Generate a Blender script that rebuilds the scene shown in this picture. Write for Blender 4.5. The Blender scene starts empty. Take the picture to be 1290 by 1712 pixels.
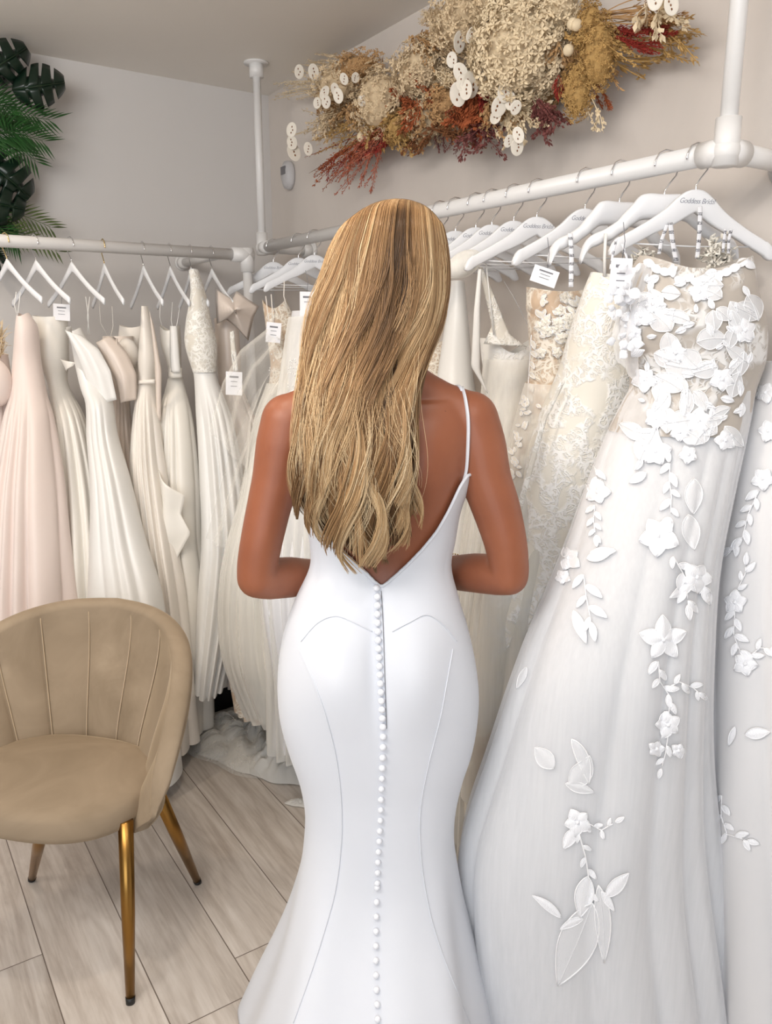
import bpy, bmesh, random
import numpy as np
from math import *
from mathutils import Vector, Matrix
from mathutils.bvhtree import BVHTree
random.seed(7); rng = np.random.default_rng(7)
S = bpy.context.scene; COL = S.collection

# ------------------------------------------------------------------ camera
FPX = 1320.0; TH = atan(296 / 1320); YAW = radians(33.7); CH = 1.46
cam_d = bpy.data.cameras.new('camera'); cam = bpy.data.objects.new('camera', cam_d); COL.objects.link(cam)
cam_d.sensor_fit = 'VERTICAL'; cam_d.sensor_height = 24; cam_d.lens = 24 * FPX / 1712
cam_d.clip_start = 0.05
cam.location = (0, 0, CH); cam.rotation_euler = (pi / 2 - TH, 0, -YAW)
S.camera = cam
S.view_settings.view_transform = 'Standard'; S.view_settings.look = 'None'
S.view_settings.gamma = 1; S.view_settings.use_curve_mapping = False
S.view_settings.exposure = 0.0

# ------------------------------------------------------------------ geometry of the place
# room axes: X runs along the back wall to the right, Y along the right wall away from the viewer
UW, VW, CEIL = 1.58, 3.25, 2.43
def W(x, y, z):                       # viewer-aligned ground frame (right, forward, up) -> room axes
    return (cos(YAW) * x + sin(YAW) * y, -sin(YAW) * x + cos(YAW) * y, z)
def cg(px, py, D):
    a = (px - 645) / FPX; b = (856 - py) / FPX
    t = D / (cos(TH) + b * sin(TH)); return (a * t, D, CH + t * (b * cos(TH) - sin(TH)))
def P(px, py, D): return Vector(W(*cg(px, py, D)))
def ray(px, py):
    a = (px - 645) / FPX; b = (856 - py) / FPX
    return Vector(W(a, cos(TH) + b * sin(TH), b * cos(TH) - sin(TH)))
CAMP = Vector((0, 0, CH))
def onz(px, py, Z):
    r = ray(px, py); return CAMP + r * ((Z - CH) / r.z)
def onx(px, py, X):
    r = ray(px, py); return CAMP + r * (X / r.x)
def ony(px, py, Y):
    r = ray(px, py); return CAMP + r * (Y / r.y)

# ------------------------------------------------------------------ lights
def area(name, loc, target, sx, sy, power, col):
    l = bpy.data.lights.new(name, 'AREA'); l.shape = 'RECTANGLE'; l.size = sx; l.size_y = sy
    l.energy = power; l.color = col
    o = bpy.data.objects.new(name, l); COL.objects.link(o); o.location = loc
    o.rotation_euler = (Vector(target) - Vector(loc)).to_track_quat('-Z', 'Y').to_euler(); return o
area('window_daylight', W(-0.7, -2.7, 1.5), W(0.1, 2, 1.2), 3.2, 2.1, 71, (0.83, 0.91, 1.0))
area('unseen_fill_light', W(-1.0, 0.3, CEIL - .03), W(-0.6, 3.2, .9), 1.6, .9, 50, (1, .95, .89))  # added fill out of view, brightens the back walls and far gowns
def spot(name, loc, target, power, ang, col, r=0.05):
    l = bpy.data.lights.new(name, 'SPOT'); l.energy = power; l.color = col; l.spot_size = radians(ang)
    l.spot_blend = 0.7; l.shadow_soft_size = r
    o = bpy.data.objects.new(name, l); COL.objects.link(o); o.location = loc
    o.rotation_euler = (Vector(target) - Vector(loc)).to_track_quat('-Z', 'Y').to_euler(); return o
WARM = (1.0, 0.86, 0.70)
spot('ceiling_downlight', W(-0.35, 1.15, CEIL - 0.03), W(-0.3, 1.4, 0), 26, 120, WARM)
spot('ceiling_downlight', W(-1.3, 1.9, CEIL - 0.03), W(-1.2, 2.1, 0), 20, 130, WARM)
spot('ceiling_downlight', W(0.45, 0.4, CEIL - 0.03), W(0.6, 1.4, 0), 16, 120, (1, .95, .9))
wd = bpy.data.worlds.new('world'); S.world = wd; wd.use_nodes = True
wd.node_tree.nodes['Background'].inputs[0].default_value = (0.8, 0.88, 1, 1)
wd.node_tree.nodes['Background'].inputs[1].default_value = 0.6

# ------------------------------------------------------------------ materials
def srgb(r, g, b):
    f = lambda c: (c / 255 / 12.92) if c / 255 <= .04045 else ((c / 255 + .055) / 1.055) ** 2.4
    return (f(r), f(g), f(b), 1)
class NT:
    def __init__(s, name):
        s.m = bpy.data.materials.new(name); s.m.use_nodes = True; s.t = s.m.node_tree
        s.p = s.t.nodes['Principled BSDF']; s.out = s.t.nodes['Material Output']
    def n(s, typ, ins=None, **kw):
        nd = s.t.nodes.new(typ)
        for k, v in kw.items(): setattr(nd, k, v)
        for k, v in (ins or {}).items():
            if isinstance(v, bpy.types.NodeSocket): s.t.links.new(v, nd.inputs[k])
            else: nd.inputs[k].default_value = v
        return nd
    def set(s, **kw):
        for k, v in kw.items():
            k = k.replace('_', ' ')
            if isinstance(v, bpy.types.NodeSocket): s.t.links.new(v, s.p.inputs[k])
            else: s.p.inputs[k].default_value = v
    def math(s, op, a, b=0.0, c=0.0): return s.n('ShaderNodeMath', {0: a, 1: b, 2: c}, operation=op).outputs[0]
    def mix(s, f, a, b): return s.n('ShaderNodeMix', {0: f, 6: a, 7: b}, data_type='RGBA').outputs[2]
    def ramp(s, f, stops):
        r = s.n('ShaderNodeValToRGB', {0: f}); e = r.color_ramp.elements
        while len(e) < len(stops): e.new(.5)
        for i, (p, c) in enumerate(stops): e[i].position = p; e[i].color = c if len(c) == 4 else (*c, 1)
        return r.outputs[0]
    def obj(s): return s.n('ShaderNodeTexCoord').outputs['Object']
    def geo(s): return s.n('ShaderNodeNewGeometry').outputs['Position']
    def noise(s, vec, scale, detail=4, rough=.5, dist=0):
        return s.n('ShaderNodeTexNoise', {'Vector': vec, 'Scale': scale, 'Detail': detail, 'Roughness': rough, 'Distortion': dist}).outputs['Fac']
    def mapping(s, vec, sc=(1, 1, 1)): return s.n('ShaderNodeMapping', {'Vector': vec, 'Scale': sc}).outputs[0]
    def bump(s, h, strength=.2, dist=.01):
        b = s.n('ShaderNodeBump', {'Height': h, 'Strength': strength, 'Distance': dist}).outputs[0]
        s.t.links.new(b, s.p.inputs['Normal']); return b
MAT = {}
def simple(name, col, rough=.5, metal=0, spec=.5, nscale=40, nbump=.05, var=.04, **kw):
    k = NT(name); c = k.noise(k.obj(), nscale)
    lo = tuple(max(0, x * (1 - var)) for x in col[:3]) + (1,); hi = tuple(min(1, x * (1 + var)) for x in col[:3]) + (1,)
    k.set(Base_Color=k.mix(c, lo, hi), Roughness=rough, Metallic=metal)
    k.p.inputs['Specular IOR Level'].default_value = spec
    for a, b in kw.items(): k.p.inputs[a.replace('_', ' ')].default_value = b
    if nbump: k.bump(c, nbump, .004)
    MAT[name] = k.m; return k.m
simple('white_powder_coat', srgb(232, 230, 228), .35, nscale=200, nbump=.02, var=.01)
simple('white_hanger', srgb(236, 237, 240), .3, nscale=60, nbump=.01, var=.01)
simple('chrome', (.78, .78, .8, 1), .12, 1, nbump=0)
simple('gold_hook', (.8, .62, .3, 1), .25, 1, nbump=0)
simple('brass', srgb(150, 112, 58), .28, 1, nscale=8, nbump=.0, var=.2)
simple('black_rubber', (.012, .012, .012, 1), .5)
simple('dark_box', (.008, .007, .006, 1), .6)
simple('tag_paper', srgb(238, 238, 242), .7, nbump=0, var=.01)
simple('tag_ink', srgb(120, 120, 126), .7, nbump=0)
simple('hanger_ink', srgb(130, 132, 145), .6, nbump=0)
simple('plastic_sensor', srgb(205, 203, 204), .4, nbump=0)
simple('sensor_dark', srgb(120, 118, 122), .4, nbump=0)
simple('button_satin', srgb(238, 240, 246), .35, nbump=0, var=.01)
simple('zip_dark', srgb(110, 108, 112), .5, nbump=0)
simple('bead', (.9, .88, .85, 1), .08, 0, 1, nbump=0, Coat_Weight=1)
simple('green_leaf_dark', srgb(9, 34, 21), .32, nscale=14, nbump=.15, var=.5)
simple('green_palm', srgb(44, 88, 40), .45, nscale=14, nbump=.1, var=.45)
simple('green_palm_pale', srgb(92, 108, 62), .5, nscale=14, nbump=.1, var=.3)
simple('stem_green', srgb(22, 48, 22), .5)

def cloth(name, c1, c2=None, rough=.6, sheen=.3, transl=.18, scale=6, weave=900, bump=.05, spec=.3, crease=.15):
    k = NT(name); g = k.obj(); c2 = c2 or c1
    n = k.noise(g, scale, 3, .5, .6)
    col = k.mix(n, c1, c2)
    w = k.noise(g, weave, 1); cr = k.noise(k.mapping(g, (1, 1, .35)), 9, 3, .55, .8)
    h = k.math('ADD', k.math('MULTIPLY', w, .12), k.math('MULTIPLY', cr, crease * 6))
    k.set(Base_Color=col, Roughness=rough, Sheen_Weight=sheen, Sheen_Roughness=.5)
    k.p.inputs['Specular IOR Level'].default_value = spec
    k.bump(h, bump * 4, .004)
    if transl:
        t = k.n('ShaderNodeBsdfTranslucent', {0: col}); m = k.n('ShaderNodeMixShader', {0: transl, 1: k.p.outputs[0], 2: t.outputs[0]})
        k.t.links.new(m.outputs[0], k.out.inputs[0])
    MAT[name] = k.m; return k
cloth('crepe_white', srgb(228, 231, 238), srgb(231, 234, 241), .62, .25, .08, bump=.012, crease=.02)
cloth('satin_white', srgb(240, 239, 236), srgb(246, 244, 240), .36, .2, .1, spec=.55, bump=.05)
cloth('satin_ivory', srgb(246, 241, 232), srgb(248, 244, 236), .34, .2, .1, spec=.55, bump=.05)
cloth('satin_cream', srgb(244, 237, 227), srgb(247, 240, 231), .36, .2, .1, spec=.5, bump=.06)
cloth('satin_blush', srgb(243, 227, 219), srgb(247, 233, 226), .42, .3, .15, spec=.45, bump=.05)
cloth('satin_champagne', srgb(230, 216, 204), srgb(237, 223, 211), .34, .2, .1, spec=.6, bump=.06)
cloth('nude_lining', srgb(206, 184, 160), srgb(220, 200, 178), .6, .2, .2)
cloth('ivory_lining', srgb(243, 238, 227), srgb(246, 241, 231), .6, .2, .2)
cloth('white_lining', srgb(236, 236, 238), srgb(242, 241, 242), .6, .2, .2, crease=.08)
cloth('ruffle_white', srgb(240, 238, 233), None, .7, .2, .3)

def applique(name, c, alpha=1.0, bump=.3):
    k = NT(name); g = k.obj(); n = k.n('ShaderNodeTexWave', {'Vector': g, 'Scale': 160, 'Distortion': 6, 'Detail': 2}).outputs['Fac']
    k.set(Base_Color=c, Roughness=.6, Sheen_Weight=.3, Alpha=alpha); k.bump(n, bump, .002); MAT[name] = k.m
applique('applique_white', srgb(247, 248, 252)); applique('applique_sheer', srgb(244, 245, 248), .72, .15)
applique('applique_cream', srgb(244, 238, 226)); applique('applique_cord', srgb(248, 248, 250), 1, .1)

def tulle(name, c, alpha, fold=.25):
    k = NT(name); g = k.obj()
    lw = k.n('ShaderNodeLayerWeight', {'Blend': .35}).outputs['Facing']
    st = k.noise(k.mapping(g, (14, 14, .8)), 3, 3, .6)
    a = k.math('ADD', k.math('ADD', alpha, k.math('MULTIPLY', lw, .5)), k.math('MULTIPLY', k.math('SUBTRACT', st, .5), fold), )
    a = k.n('ShaderNodeClamp', {0: a, 1: .03, 2: 1}).outputs[0]
    k.set(Base_Color=c, Roughness=.8, Alpha=a, Sheen_Weight=.2); k.p.inputs['Specular IOR Level'].default_value = .1
    MAT[name] = k.m
tulle('tulle_white', srgb(246, 247, 250), .34); tulle('tulle_ivory', srgb(248, 245, 238), .36)
tulle('tulle_soft', srgb(240, 236, 228), .2, .3)

def lace(name, base, thread, sc=1.0, sheer=False, thr=.5):
    k = NT(name); g = k.obj()
    dn = k.n('ShaderNodeTexNoise', {'Vector': g, 'Scale': 16 * sc, 'Detail': 2}).outputs['Color']
    v = k.n('ShaderNodeVectorMath', {0: g, 1: k.n('ShaderNodeVectorMath', {0: dn, 3: .09 / sc}, operation='SCALE').outputs[0]}, operation='ADD').outputs[0]
    v1 = k.n('ShaderNodeTexVoronoi', {'Vector': v, 'Scale': 26 * sc}, feature='DISTANCE_TO_EDGE').outputs[0]
    v2 = k.n('ShaderNodeTexVoronoi', {'Vector': v, 'Scale': 75 * sc}, feature='DISTANCE_TO_EDGE').outputs[0]
    l1 = k.ramp(v1, [(0, (1, 1, 1)), (.07, (1, 1, 1)), (.12, (0, 0, 0))]); l2 = k.ramp(v2, [(0, (1, 1, 1)), (.06, (.8, .8, .8)), (.16, (0, 0, 0))])
    blob = k.ramp(k.noise(g, 13 * sc, 2, .5, .4), [(thr - .04, (0, 0, 0)), (thr + .05, (1, 1, 1))])
    f = k.math('MULTIPLY', k.math('MAXIMUM', l1, l2), blob)
    f = k.math('ADD', k.math('MULTIPLY', f, .8), k.math('MULTIPLY', blob, .18))
    col = k.mix(f, base, thread)
    k.set(Base_Color=col, Roughness=.65, Sheen_Weight=.2); k.bump(f, .6, .003)
    if sheer: k.set(Alpha=k.n('ShaderNodeMapRange', {0: f, 3: .35, 4: 1.0}).outputs[0])
    MAT[name] = k.m
lace('lace_cream', srgb(239, 234, 222), srgb(253, 252, 249), 1.7, thr=.46)
lace('lace_white', srgb(240, 237, 231), srgb(250, 249, 247), 1.3)
lace('lace_nude', srgb(203, 178, 152), srgb(244, 236, 222), 1.5, thr=.44)
lace('lace_bodice', srgb(182, 173, 163), srgb(226, 224, 222), 1.0, thr=.52)
lace('lace_edge', srgb(226, 220, 208), srgb(252, 250, 244), 1.6, thr=.42)

def wallmat(name, c, streak):
    k = NT(name); g = k.geo()
    n1 = k.noise(k.mapping(g, (1, 1, .6)), 2.2, 5, .6, .5); n2 = k.noise(g, 60, 3)
    k.set(Base_Color=k.mix(k.ramp(n1, [(.35, (0, 0, 0)), (.7, (1, 1, 1))]), tuple(x * (1 - streak) for x in c[:3]) + (1,), c), Roughness=.75)
    k.bump(n2, .04, .003); MAT[name] = k.m
wallmat('wall_paint', srgb(214, 210, 207), .03); wallmat('wall_plaster', srgb(222, 213, 205), .10)
wallmat('ceiling_paint', srgb(243, 238, 231), .02); wallmat('trim_paint', srgb(232, 230, 228), .01)

# floor: pale laminate planks running away along the right wall
k = NT('laminate_floor'); g = k.geo(); sep = k.n('ShaderNodeSeparateXYZ', {0: g})
PWD = 0.1905; off = 0.0225
row = k.math('FLOOR', k.math('DIVIDE', k.math('SUBTRACT', sep.outputs[0], off), PWD))
fx = k.math('FRACT', k.math('DIVIDE', k.math('SUBTRACT', sep.outputs[0], off), PWD))
rnd = k.n('ShaderNodeTexWhiteNoise', {'W': row}, noise_dimensions='1D').outputs[0]
yy = k.math('DIVIDE', k.math('ADD', sep.outputs[1], k.math('MULTIPLY', rnd, 1.28)), 1.28)
fy = k.math('FRACT', yy); cell = k.math('ADD', k.math('MULTIPLY', row, 17.3), k.math('FLOOR', yy))
rn2 = k.n('ShaderNodeTexWhiteNoise', {'W': cell}, noise_dimensions='1D').outputs[0]
v = k.n('ShaderNodeCombineXYZ', {0: sep.outputs[0], 1: k.math('MULTIPLY', sep.outputs[1], .16), 2: k.math('MULTIPLY', cell, 3.7)}).outputs[0]
grain = k.noise(v, 9, 6, .62, 1.6); fine = k.noise(k.mapping(v, (1, .3, 1)), 120, 4, .6)
ring = k.n('ShaderNodeTexWave', {'Vector': v, 'Scale': 7, 'Distortion': 14, 'Detail': 4, 'Detail Scale': 1.2}).outputs['Fac']
wood = k.ramp(k.math('ADD', k.math('MULTIPLY', grain, .7), k.math('MULTIPLY', fine, .3)), [(.34, srgb(178, 166, 155)), (.5, srgb(206, 196, 186)), (.68, srgb(224, 216, 208))])
wood = k.mix(k.math('MULTIPLY', k.math('POWER', ring, 5), .28), wood, srgb(165, 150, 138))
wood = k.n('ShaderNodeHueSaturation', {'Color': wood, 'Value': k.n('ShaderNodeMapRange', {0: rn2, 3: .86, 4: 1.04}).outputs[0], 'Saturation': .95}).outputs[0]
ex = k.math('MINIMUM', fx, k.math('SUBTRACT', 1, fx)); ey = k.math('MULTIPLY', k.math('MINIMUM', fy, k.math('SUBTRACT', 1, fy)), 1.28 / PWD)
gap = k.math('LESS_THAN', k.math('MINIMUM', ex, ey), .007)
k.set(Base_Color=k.mix(gap, wood, srgb(112, 100, 90)), Roughness=.42); k.bump(k.math('SUBTRACT', fine, gap), .12, .002)
k.p.inputs['Specular IOR Level'].default_value = .4
MAT['floor'] = k.m

# skin
k = NT('skin'); g = k.obj()
n = k.noise(g, 7, 4, .55); n2 = k.noise(g, 320, 3)
col = k.ramp(n, [(.3, srgb(140, 82, 56)), (.52, srgb(149, 89, 61)), (.72, srgb(158, 97, 69))])
fre = k.n('ShaderNodeTexVoronoi', {'Vector': g, 'Scale': 16}).outputs[0]
col = k.mix(k.ramp(fre, [(.018, (.5, .5, .5)), (.03, (0, 0, 0))]), col, srgb(110, 58, 40))
k.set(Base_Color=col, Roughness=.46, Subsurface_Weight=.08, Subsurface_Radius=(.02, .008, .004), Subsurface_Scale=.4)
k.bump(n2, .08, .0015); MAT['skin'] = k.m

# velvet
k = NT('velvet'); g = k.obj(); n = k.noise(g, 5, 4, .6, 1.0)
k.set(Base_Color=k.ramp(n, [(.3, srgb(134, 118, 98)), (.6, srgb(152, 135, 114)), (.8, srgb(166, 149, 127))]), Roughness=.8, Sheen_Weight=.55, Sheen_Roughness=.35, Sheen_Tint=srgb(225, 205, 175))
k.p.inputs['Specular IOR Level'].default_value = .15; k.bump(k.noise(g, 700, 2), .1, .001); MAT['velvet'] = k.m
simple('velvet_piping', srgb(174, 153, 126), .8, spec=.1, Sheen_Weight=.5)

# hair
k = NT('hair'); at = k.n('ShaderNodeAttribute', attribute_name='shade').outputs['Fac']
gz = k.n('ShaderNodeSeparateXYZ', {0: k.obj()})
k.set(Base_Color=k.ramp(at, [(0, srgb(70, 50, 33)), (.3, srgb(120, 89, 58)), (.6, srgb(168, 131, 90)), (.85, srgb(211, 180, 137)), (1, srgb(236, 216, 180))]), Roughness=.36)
k.p.inputs['Specular IOR Level'].default_value = .5; MAT['hair'] = k.m
simple('hair_under', srgb(84, 60, 38), .55, nscale=30)

# dried flowers
for nm, c in dict(dry_cream=(222, 200, 166), dry_cream_pale=(234, 213, 180), dry_tan=(190, 152, 108), dry_yellow=(190, 154, 98), dry_rust=(166, 92, 58), dry_red=(150, 56, 48), dry_pink=(182, 108, 86), dry_brown=(132, 88, 58), dry_purple=(120, 72, 68)).items():
    simple(nm, srgb(*c), .8, nscale=60, nbump=.1, var=.25, spec=.15)
simple('lunaria', srgb(236, 228, 214), .5, nscale=80, var=.06)

# ------------------------------------------------------------------ mesh helpers
class MB:
    def __init__(s): s.v = []; s.f = []
    def add(s, vs, fs):
        b = len(s.v); s.v.extend([tuple(p) for p in vs]); s.f.extend([tuple(i + b for i in f) for f in fs])
    def box(s, c, sz, R=None):
        vs = [Vector((x * sz[0] / 2, y * sz[1] / 2, z * sz[2] / 2)) for x in (-1, 1) for y in (-1, 1) for z in (-1, 1)]
        if R is not None: vs = [R @ q for q in vs]
        s.add([q + Vector(c) for q in vs], [(0, 1, 3, 2), (4, 6, 7, 5), (0, 4, 5, 1), (2, 3, 7, 6), (0, 2, 6, 4), (1, 5, 7, 3)])
    def tube(s, pts, r, n=8, caps=True, flat=None):
        pts = [Vector(p) for p in pts]; m = len(pts)
        rr = r if isinstance(r, (list, tuple)) else [r] * m
        up = None; vs = []
        for i, p in enumerate(pts):
            t = (pts[min(i + 1, m - 1)] - pts[max(i - 1, 0)]).normalized()
            if up is None: up = Vector((0, 0, 1)) if abs(t.z) < .9 else Vector((1, 0, 0))
            a = t.cross(up)
            if a.length < 1e-6: a = t.orthogonal()
            a.normalize(); b = a.cross(t).normalized(); up = b
            for j in range(n):
                q = 2 * pi * j / n; f1, f2 = (1, 1) if flat is None else flat
                vs.append(p + (a * cos(q) * f1 + b * sin(q) * f2) * rr[i])
        fs = [(i * n + j, i * n + (j + 1) % n, (i + 1) * n + (j + 1) % n, (i + 1) * n + j) for i in range(m - 1) for j in range(n)]
        if caps: fs += [tuple(range(n))[::-1], tuple((m - 1) * n + j for j in range(n))]
        s.add(vs, fs)
    def loft(s, rings, closed=True, caps=False):
        n = len(rings[0]); m = len(rings); fs = []
        for i in range(m - 1):
            for j in range(n if closed else n - 1):
                fs.append((i * n + j, i * n + (j + 1) % n, (i + 1) * n + (j + 1) % n, (i + 1) * n + j))
        if caps: fs += [tuple(range(n))[::-1], tuple((m - 1) * n + j for j in range(n))]
        s.add([p for r in rings for p in r], fs)
    def ball(s, c, r, nu=10, nv=7, R=None, sc=(1, 1, 1)):
        vs = []; 
        for i in range(nv + 1):
            a = pi * i / nv
            for j in range(nu):
                b = 2 * pi * j / nu; q = Vector((sin(a) * cos(b) * sc[0], sin(a) * sin(b) * sc[1], cos(a) * sc[2])) * r
                if R is not None: q = R @ q
                vs.append(q + Vector(c))
        s.add(vs, [(i * nu + j, i * nu + (j + 1) % nu, (i + 1) * nu + (j + 1) % nu, (i + 1) * nu + j) for i in range(nv) for j in range(nu)])
def origin(p):
    o = Vector((0, 0, 0))
    while p is not None: o += Vector(p.location); p = p.parent
    return o
def build(name, mb, mat, parent=None, smooth=True, loc=None, mods=()):
    me = bpy.data.meshes.new(name)
    o = bpy.data.objects.new(name, me); COL.objects.link(o)
    if parent is not None: o.parent = parent
    if loc is not None: o.location = Vector(loc) - (origin(parent) if parent else Vector((0, 0, 0)))
    org = origin(o); A = np.array(mb.v, dtype=float) - np.array(org)
    me.from_pydata(A.tolist(), [], mb.f); me.materials.append(MAT[mat] if isinstance(mat, str) else mat)
    if smooth: me.shade_smooth()
    for md in mods:
        m = o.modifiers.new(md[0].lower(), md[0])
        for kk, vv in md[1].items(): setattr(m, kk, vv)
    me.update(); return o
def empty(name, loc, label, cat, group=None):
    o = bpy.data.objects.new(name, None); COL.objects.link(o); o.location = loc; o.empty_display_size = .05
    return tag(o, label, cat, group)
def tag(o, label, cat, group=None):
    o['label'] = label; o['category'] = cat
    if group: o['group'] = group
    return o
def struct(o): o['kind'] = 'structure'; return o
def rot(u, v=None):   # matrix whose z axis is u
    return Vector(u).to_track_quat('Z', 'Y').to_matrix()
def lerp(a, b, t): return a + (b - a) * t
def smooth01(t): t = max(0, min(1, t)); return t * t * (3 - 2 * t)
def table(rows, x):       # smooth interpolation of tuples keyed by the first entry
    n = len(rows)
    if x <= rows[0][0]: return rows[0][1:]
    if x >= rows[-1][0]: return rows[-1][1:]
    i = 0
    while rows[i + 1][0] < x: i += 1
    p0, p1, p2, p3 = rows[max(i - 1, 0)], rows[i], rows[i + 1], rows[min(i + 2, n - 1)]
    h = p2[0] - p1[0]; t = (x - p1[0]) / h; out = []
    for c in range(1, len(p1)):
        m1 = (p2[c] - p0[c]) / (p2[0] - p0[0]) * h; m2 = (p3[c] - p1[c]) / (p3[0] - p1[0]) * h
        out.append((2 * t**3 - 3 * t**2 + 1) * p1[c] + (t**3 - 2 * t**2 + t) * m1 + (-2 * t**3 + 3 * t**2) * p2[c] + (t**3 - t**2) * m2)
    return tuple(out)

# ------------------------------------------------------------------ room shell
def slab(name, lo, hi, mat):
    m = MB(); c = [(a + b) / 2 for a, b in zip(lo, hi)]; m.box(c, [b - a for a, b in zip(lo, hi)])
    return struct(build(name, m, mat, smooth=False, loc=c))
XL, YF = -3.2, -2.9
slab('floor', (XL - .1, YF - .1, -.1), (UW + .1, VW + .1, 0), 'floor')
slab('ceiling', (XL - .1, YF - .1, CEIL), (UW + .1, VW + .1, CEIL + .1), 'ceiling_paint')
slab('wall_right', (UW, YF, 0), (UW + .1, VW, CEIL), 'wall_plaster')
slab('wall_back', (XL, VW, 0), (UW + .1, VW + .1, CEIL), 'wall_paint')
slab('wall_left', (XL - .1, YF, 0), (XL, VW + .1, CEIL), 'wall_paint')
slab('wall_front', (XL, YF - .1, 0), (UW + .1, YF, CEIL), 'wall_paint')
slab('baseboard_right', (UW - .015, YF, 0), (UW, VW, .1), 'trim_paint')
slab('baseboard_back', (XL, VW - .015, 0), (UW - .015, VW, .1), 'trim_paint')

# ------------------------------------------------------------------ clothes rails
RX, RZ = 1.365, 1.785
rail = empty('clothes_rail', (RX, 2.9, 0), 'long white pipe clothes rail hung from the ceiling along the right wall', 'clothes rail')
m = MB(); m.tube([(RX, 2.9, RZ), (RX, .938, RZ)], .0195, 20); build('rail_bar', m, 'white_powder_coat', rail)
for y in (2.9, .938):
    m = MB(); m.tube([(RX, y, RZ), (RX, y, CEIL - .004)], .0145 if y > 1 else .0155, 20); build('hanging_post', m, 'white_powder_coat', rail)
    m = MB(); m.tube([(RX, y, CEIL - .006), (RX, y, CEIL)], .045, 24); m.tube([(RX, y, CEIL - .05), (RX, y, CEIL - .005)], .026, 20); build('ceiling_flange', m, 'white_powder_coat', rail)
    m = MB()
    m.tube([(RX, y, RZ - .026), (RX, y, RZ + .055)], .021 if y > 1 else .0225, 20)
    m.tube([(RX, y, RZ), (RX, y + (-.05 if y > 1 else .05), RZ)], .0235, 20); m.tube([(RX, y, RZ), (RX + .05, y, RZ)], .0235, 20)
    m.ball((RX, y, RZ), .025, 20, 12)
    build('pipe_elbow', m, 'white_powder_coat', rail)
    m = MB(); m.tube([(RX, y, RZ), (UW - .006, y, RZ)], .0185, 20); build('wall_arm', m, 'white_powder_coat', rail)
    m = MB(); m.tube([(UW - .008, y, RZ), (UW, y, RZ)], .045, 24); m.tube([(UW - .04, y, RZ), (UW - .006, y, RZ)], .0255, 20); build('wall_flange', m, 'white_powder_coat', rail)
LY, LZ, LX1 = 2.8, 1.745, 1.256
rail2 = empty('clothes_rail', (LX1, LY, 0), 'white pipe clothes rail along the left back wall holding satin gowns', 'clothes rail')
m = MB(); m.tube([(-.9, LY, LZ), (LX1, LY, LZ)], .0195, 20); build('rail_bar', m, 'white_powder_coat', rail2)
m = MB(); m.tube([(LX1, LY, 0.004), (LX1, LY, LZ)], .0175, 20); build('floor_post', m, 'white_powder_coat', rail2)
m = MB(); m.tube([(LX1, LY, LZ - .06), (LX1, LY, LZ + .024)], .0255, 20); m.tube([(LX1 - .06, LY, LZ), (LX1 + .02, LY, LZ)], .0255, 20); build('pipe_elbow', m, 'white_powder_coat', rail2)
m = MB(); m.tube([(1.17, LY, LZ), (1.17, VW - .006, LZ)], .016, 16); build('wall_arm', m, 'white_powder_coat', rail2)
m = MB(); m.tube([(1.17, VW - .008, LZ), (1.17, VW, LZ)], .03, 24); m.tube([(1.17, VW - .04, LZ), (1.17, VW - .006, LZ)], .024, 20); build('wall_flange', m, 'white_powder_coat', rail2)

# ------------------------------------------------------------------ hangers (local frame: x along the arms, rail centre at z=0)
def hook_mb(tw=1):
    m = MB(); pts = [(0, -.066), (0, -.05), (.008, -.038), (.021, -.022), (.0255, -.004), (.022, .012), (.011, .0225), (-.003, .0245), (-.016, .018), (-.0235, .004), (-.0245, -.006)]
    P2 = []
    for i in range(len(pts) - 1):
        for q in range(3):
            t = q / 3; P2.append((lerp(pts[i][0], pts[i + 1][0], t) * tw, 0, lerp(pts[i][1], pts[i + 1][1], t)))
    P2.append((pts[-1][0] * tw, 0, pts[-1][1])); m.tube(P2, .0017, 8); return m
TOPW = [(0, -.058), (.02, -.0605), (.045, -.073), (.07, -.091), (.10, -.108), (.15, -.131), (.19, -.1475), (.208, -.158), (.216, -.172)]
BOTW = [(0, -.098), (.02, -.107), (.045, -.1185), (.07, -.1285), (.10, -.138), (.15, -.158), (.19, -.1745), (.208, -.183), (.216, -.181)]
def wood_body():
    m = MB(); xs = np.concatenate([np.linspace(0, .19, 26), np.linspace(.194, .216, 10)]); xs = np.concatenate([-xs[:0:-1], xs]); rings = []
    for x in xs:
        t = table(TOPW, abs(x))[0]; b = table(BOTW, abs(x))[0]; x *= .82; c = (t + b) / 2; h = max((t - b) / 2, .002); w = .0065
        if abs(x) > .156: h *= 1.12 - .3 * ((abs(x) - .156) / .0214) ** 2
        bow = -.012 * (x / .21) ** 2
        rings.append([Vector((x, bow + w * cx, c + h * cz)) for cx, cz in ((-1, -.8), (-.7, -1), (.7, -1), (1, -.8), (1, .8), (.7, 1), (-.7, 1), (-1, .8))])
    m.loft(rings, caps=True); return m
def wire_bar():
    m = MB(); m.tube([(-.135, -.004, -.158), (0, .0, -.160), (.135, -.004, -.158)], .0014, 6); return m
def slim_body():
    m = MB(); xs = np.linspace(-.2, .2, 41); rings = []
    for x in xs:
        a = abs(x) / .2; c = -.068 - .115 * (a ** 1.15) - .012 * sin(pi * a); h = .011 + (.006 * (1 - a) ** 6); w = .0048
        rings.append([Vector((x, w * cos(q), c + h * sin(q))) for q in [2 * pi * j / 10 for j in range(10)]])
    m.loft(rings, caps=True); return m
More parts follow.
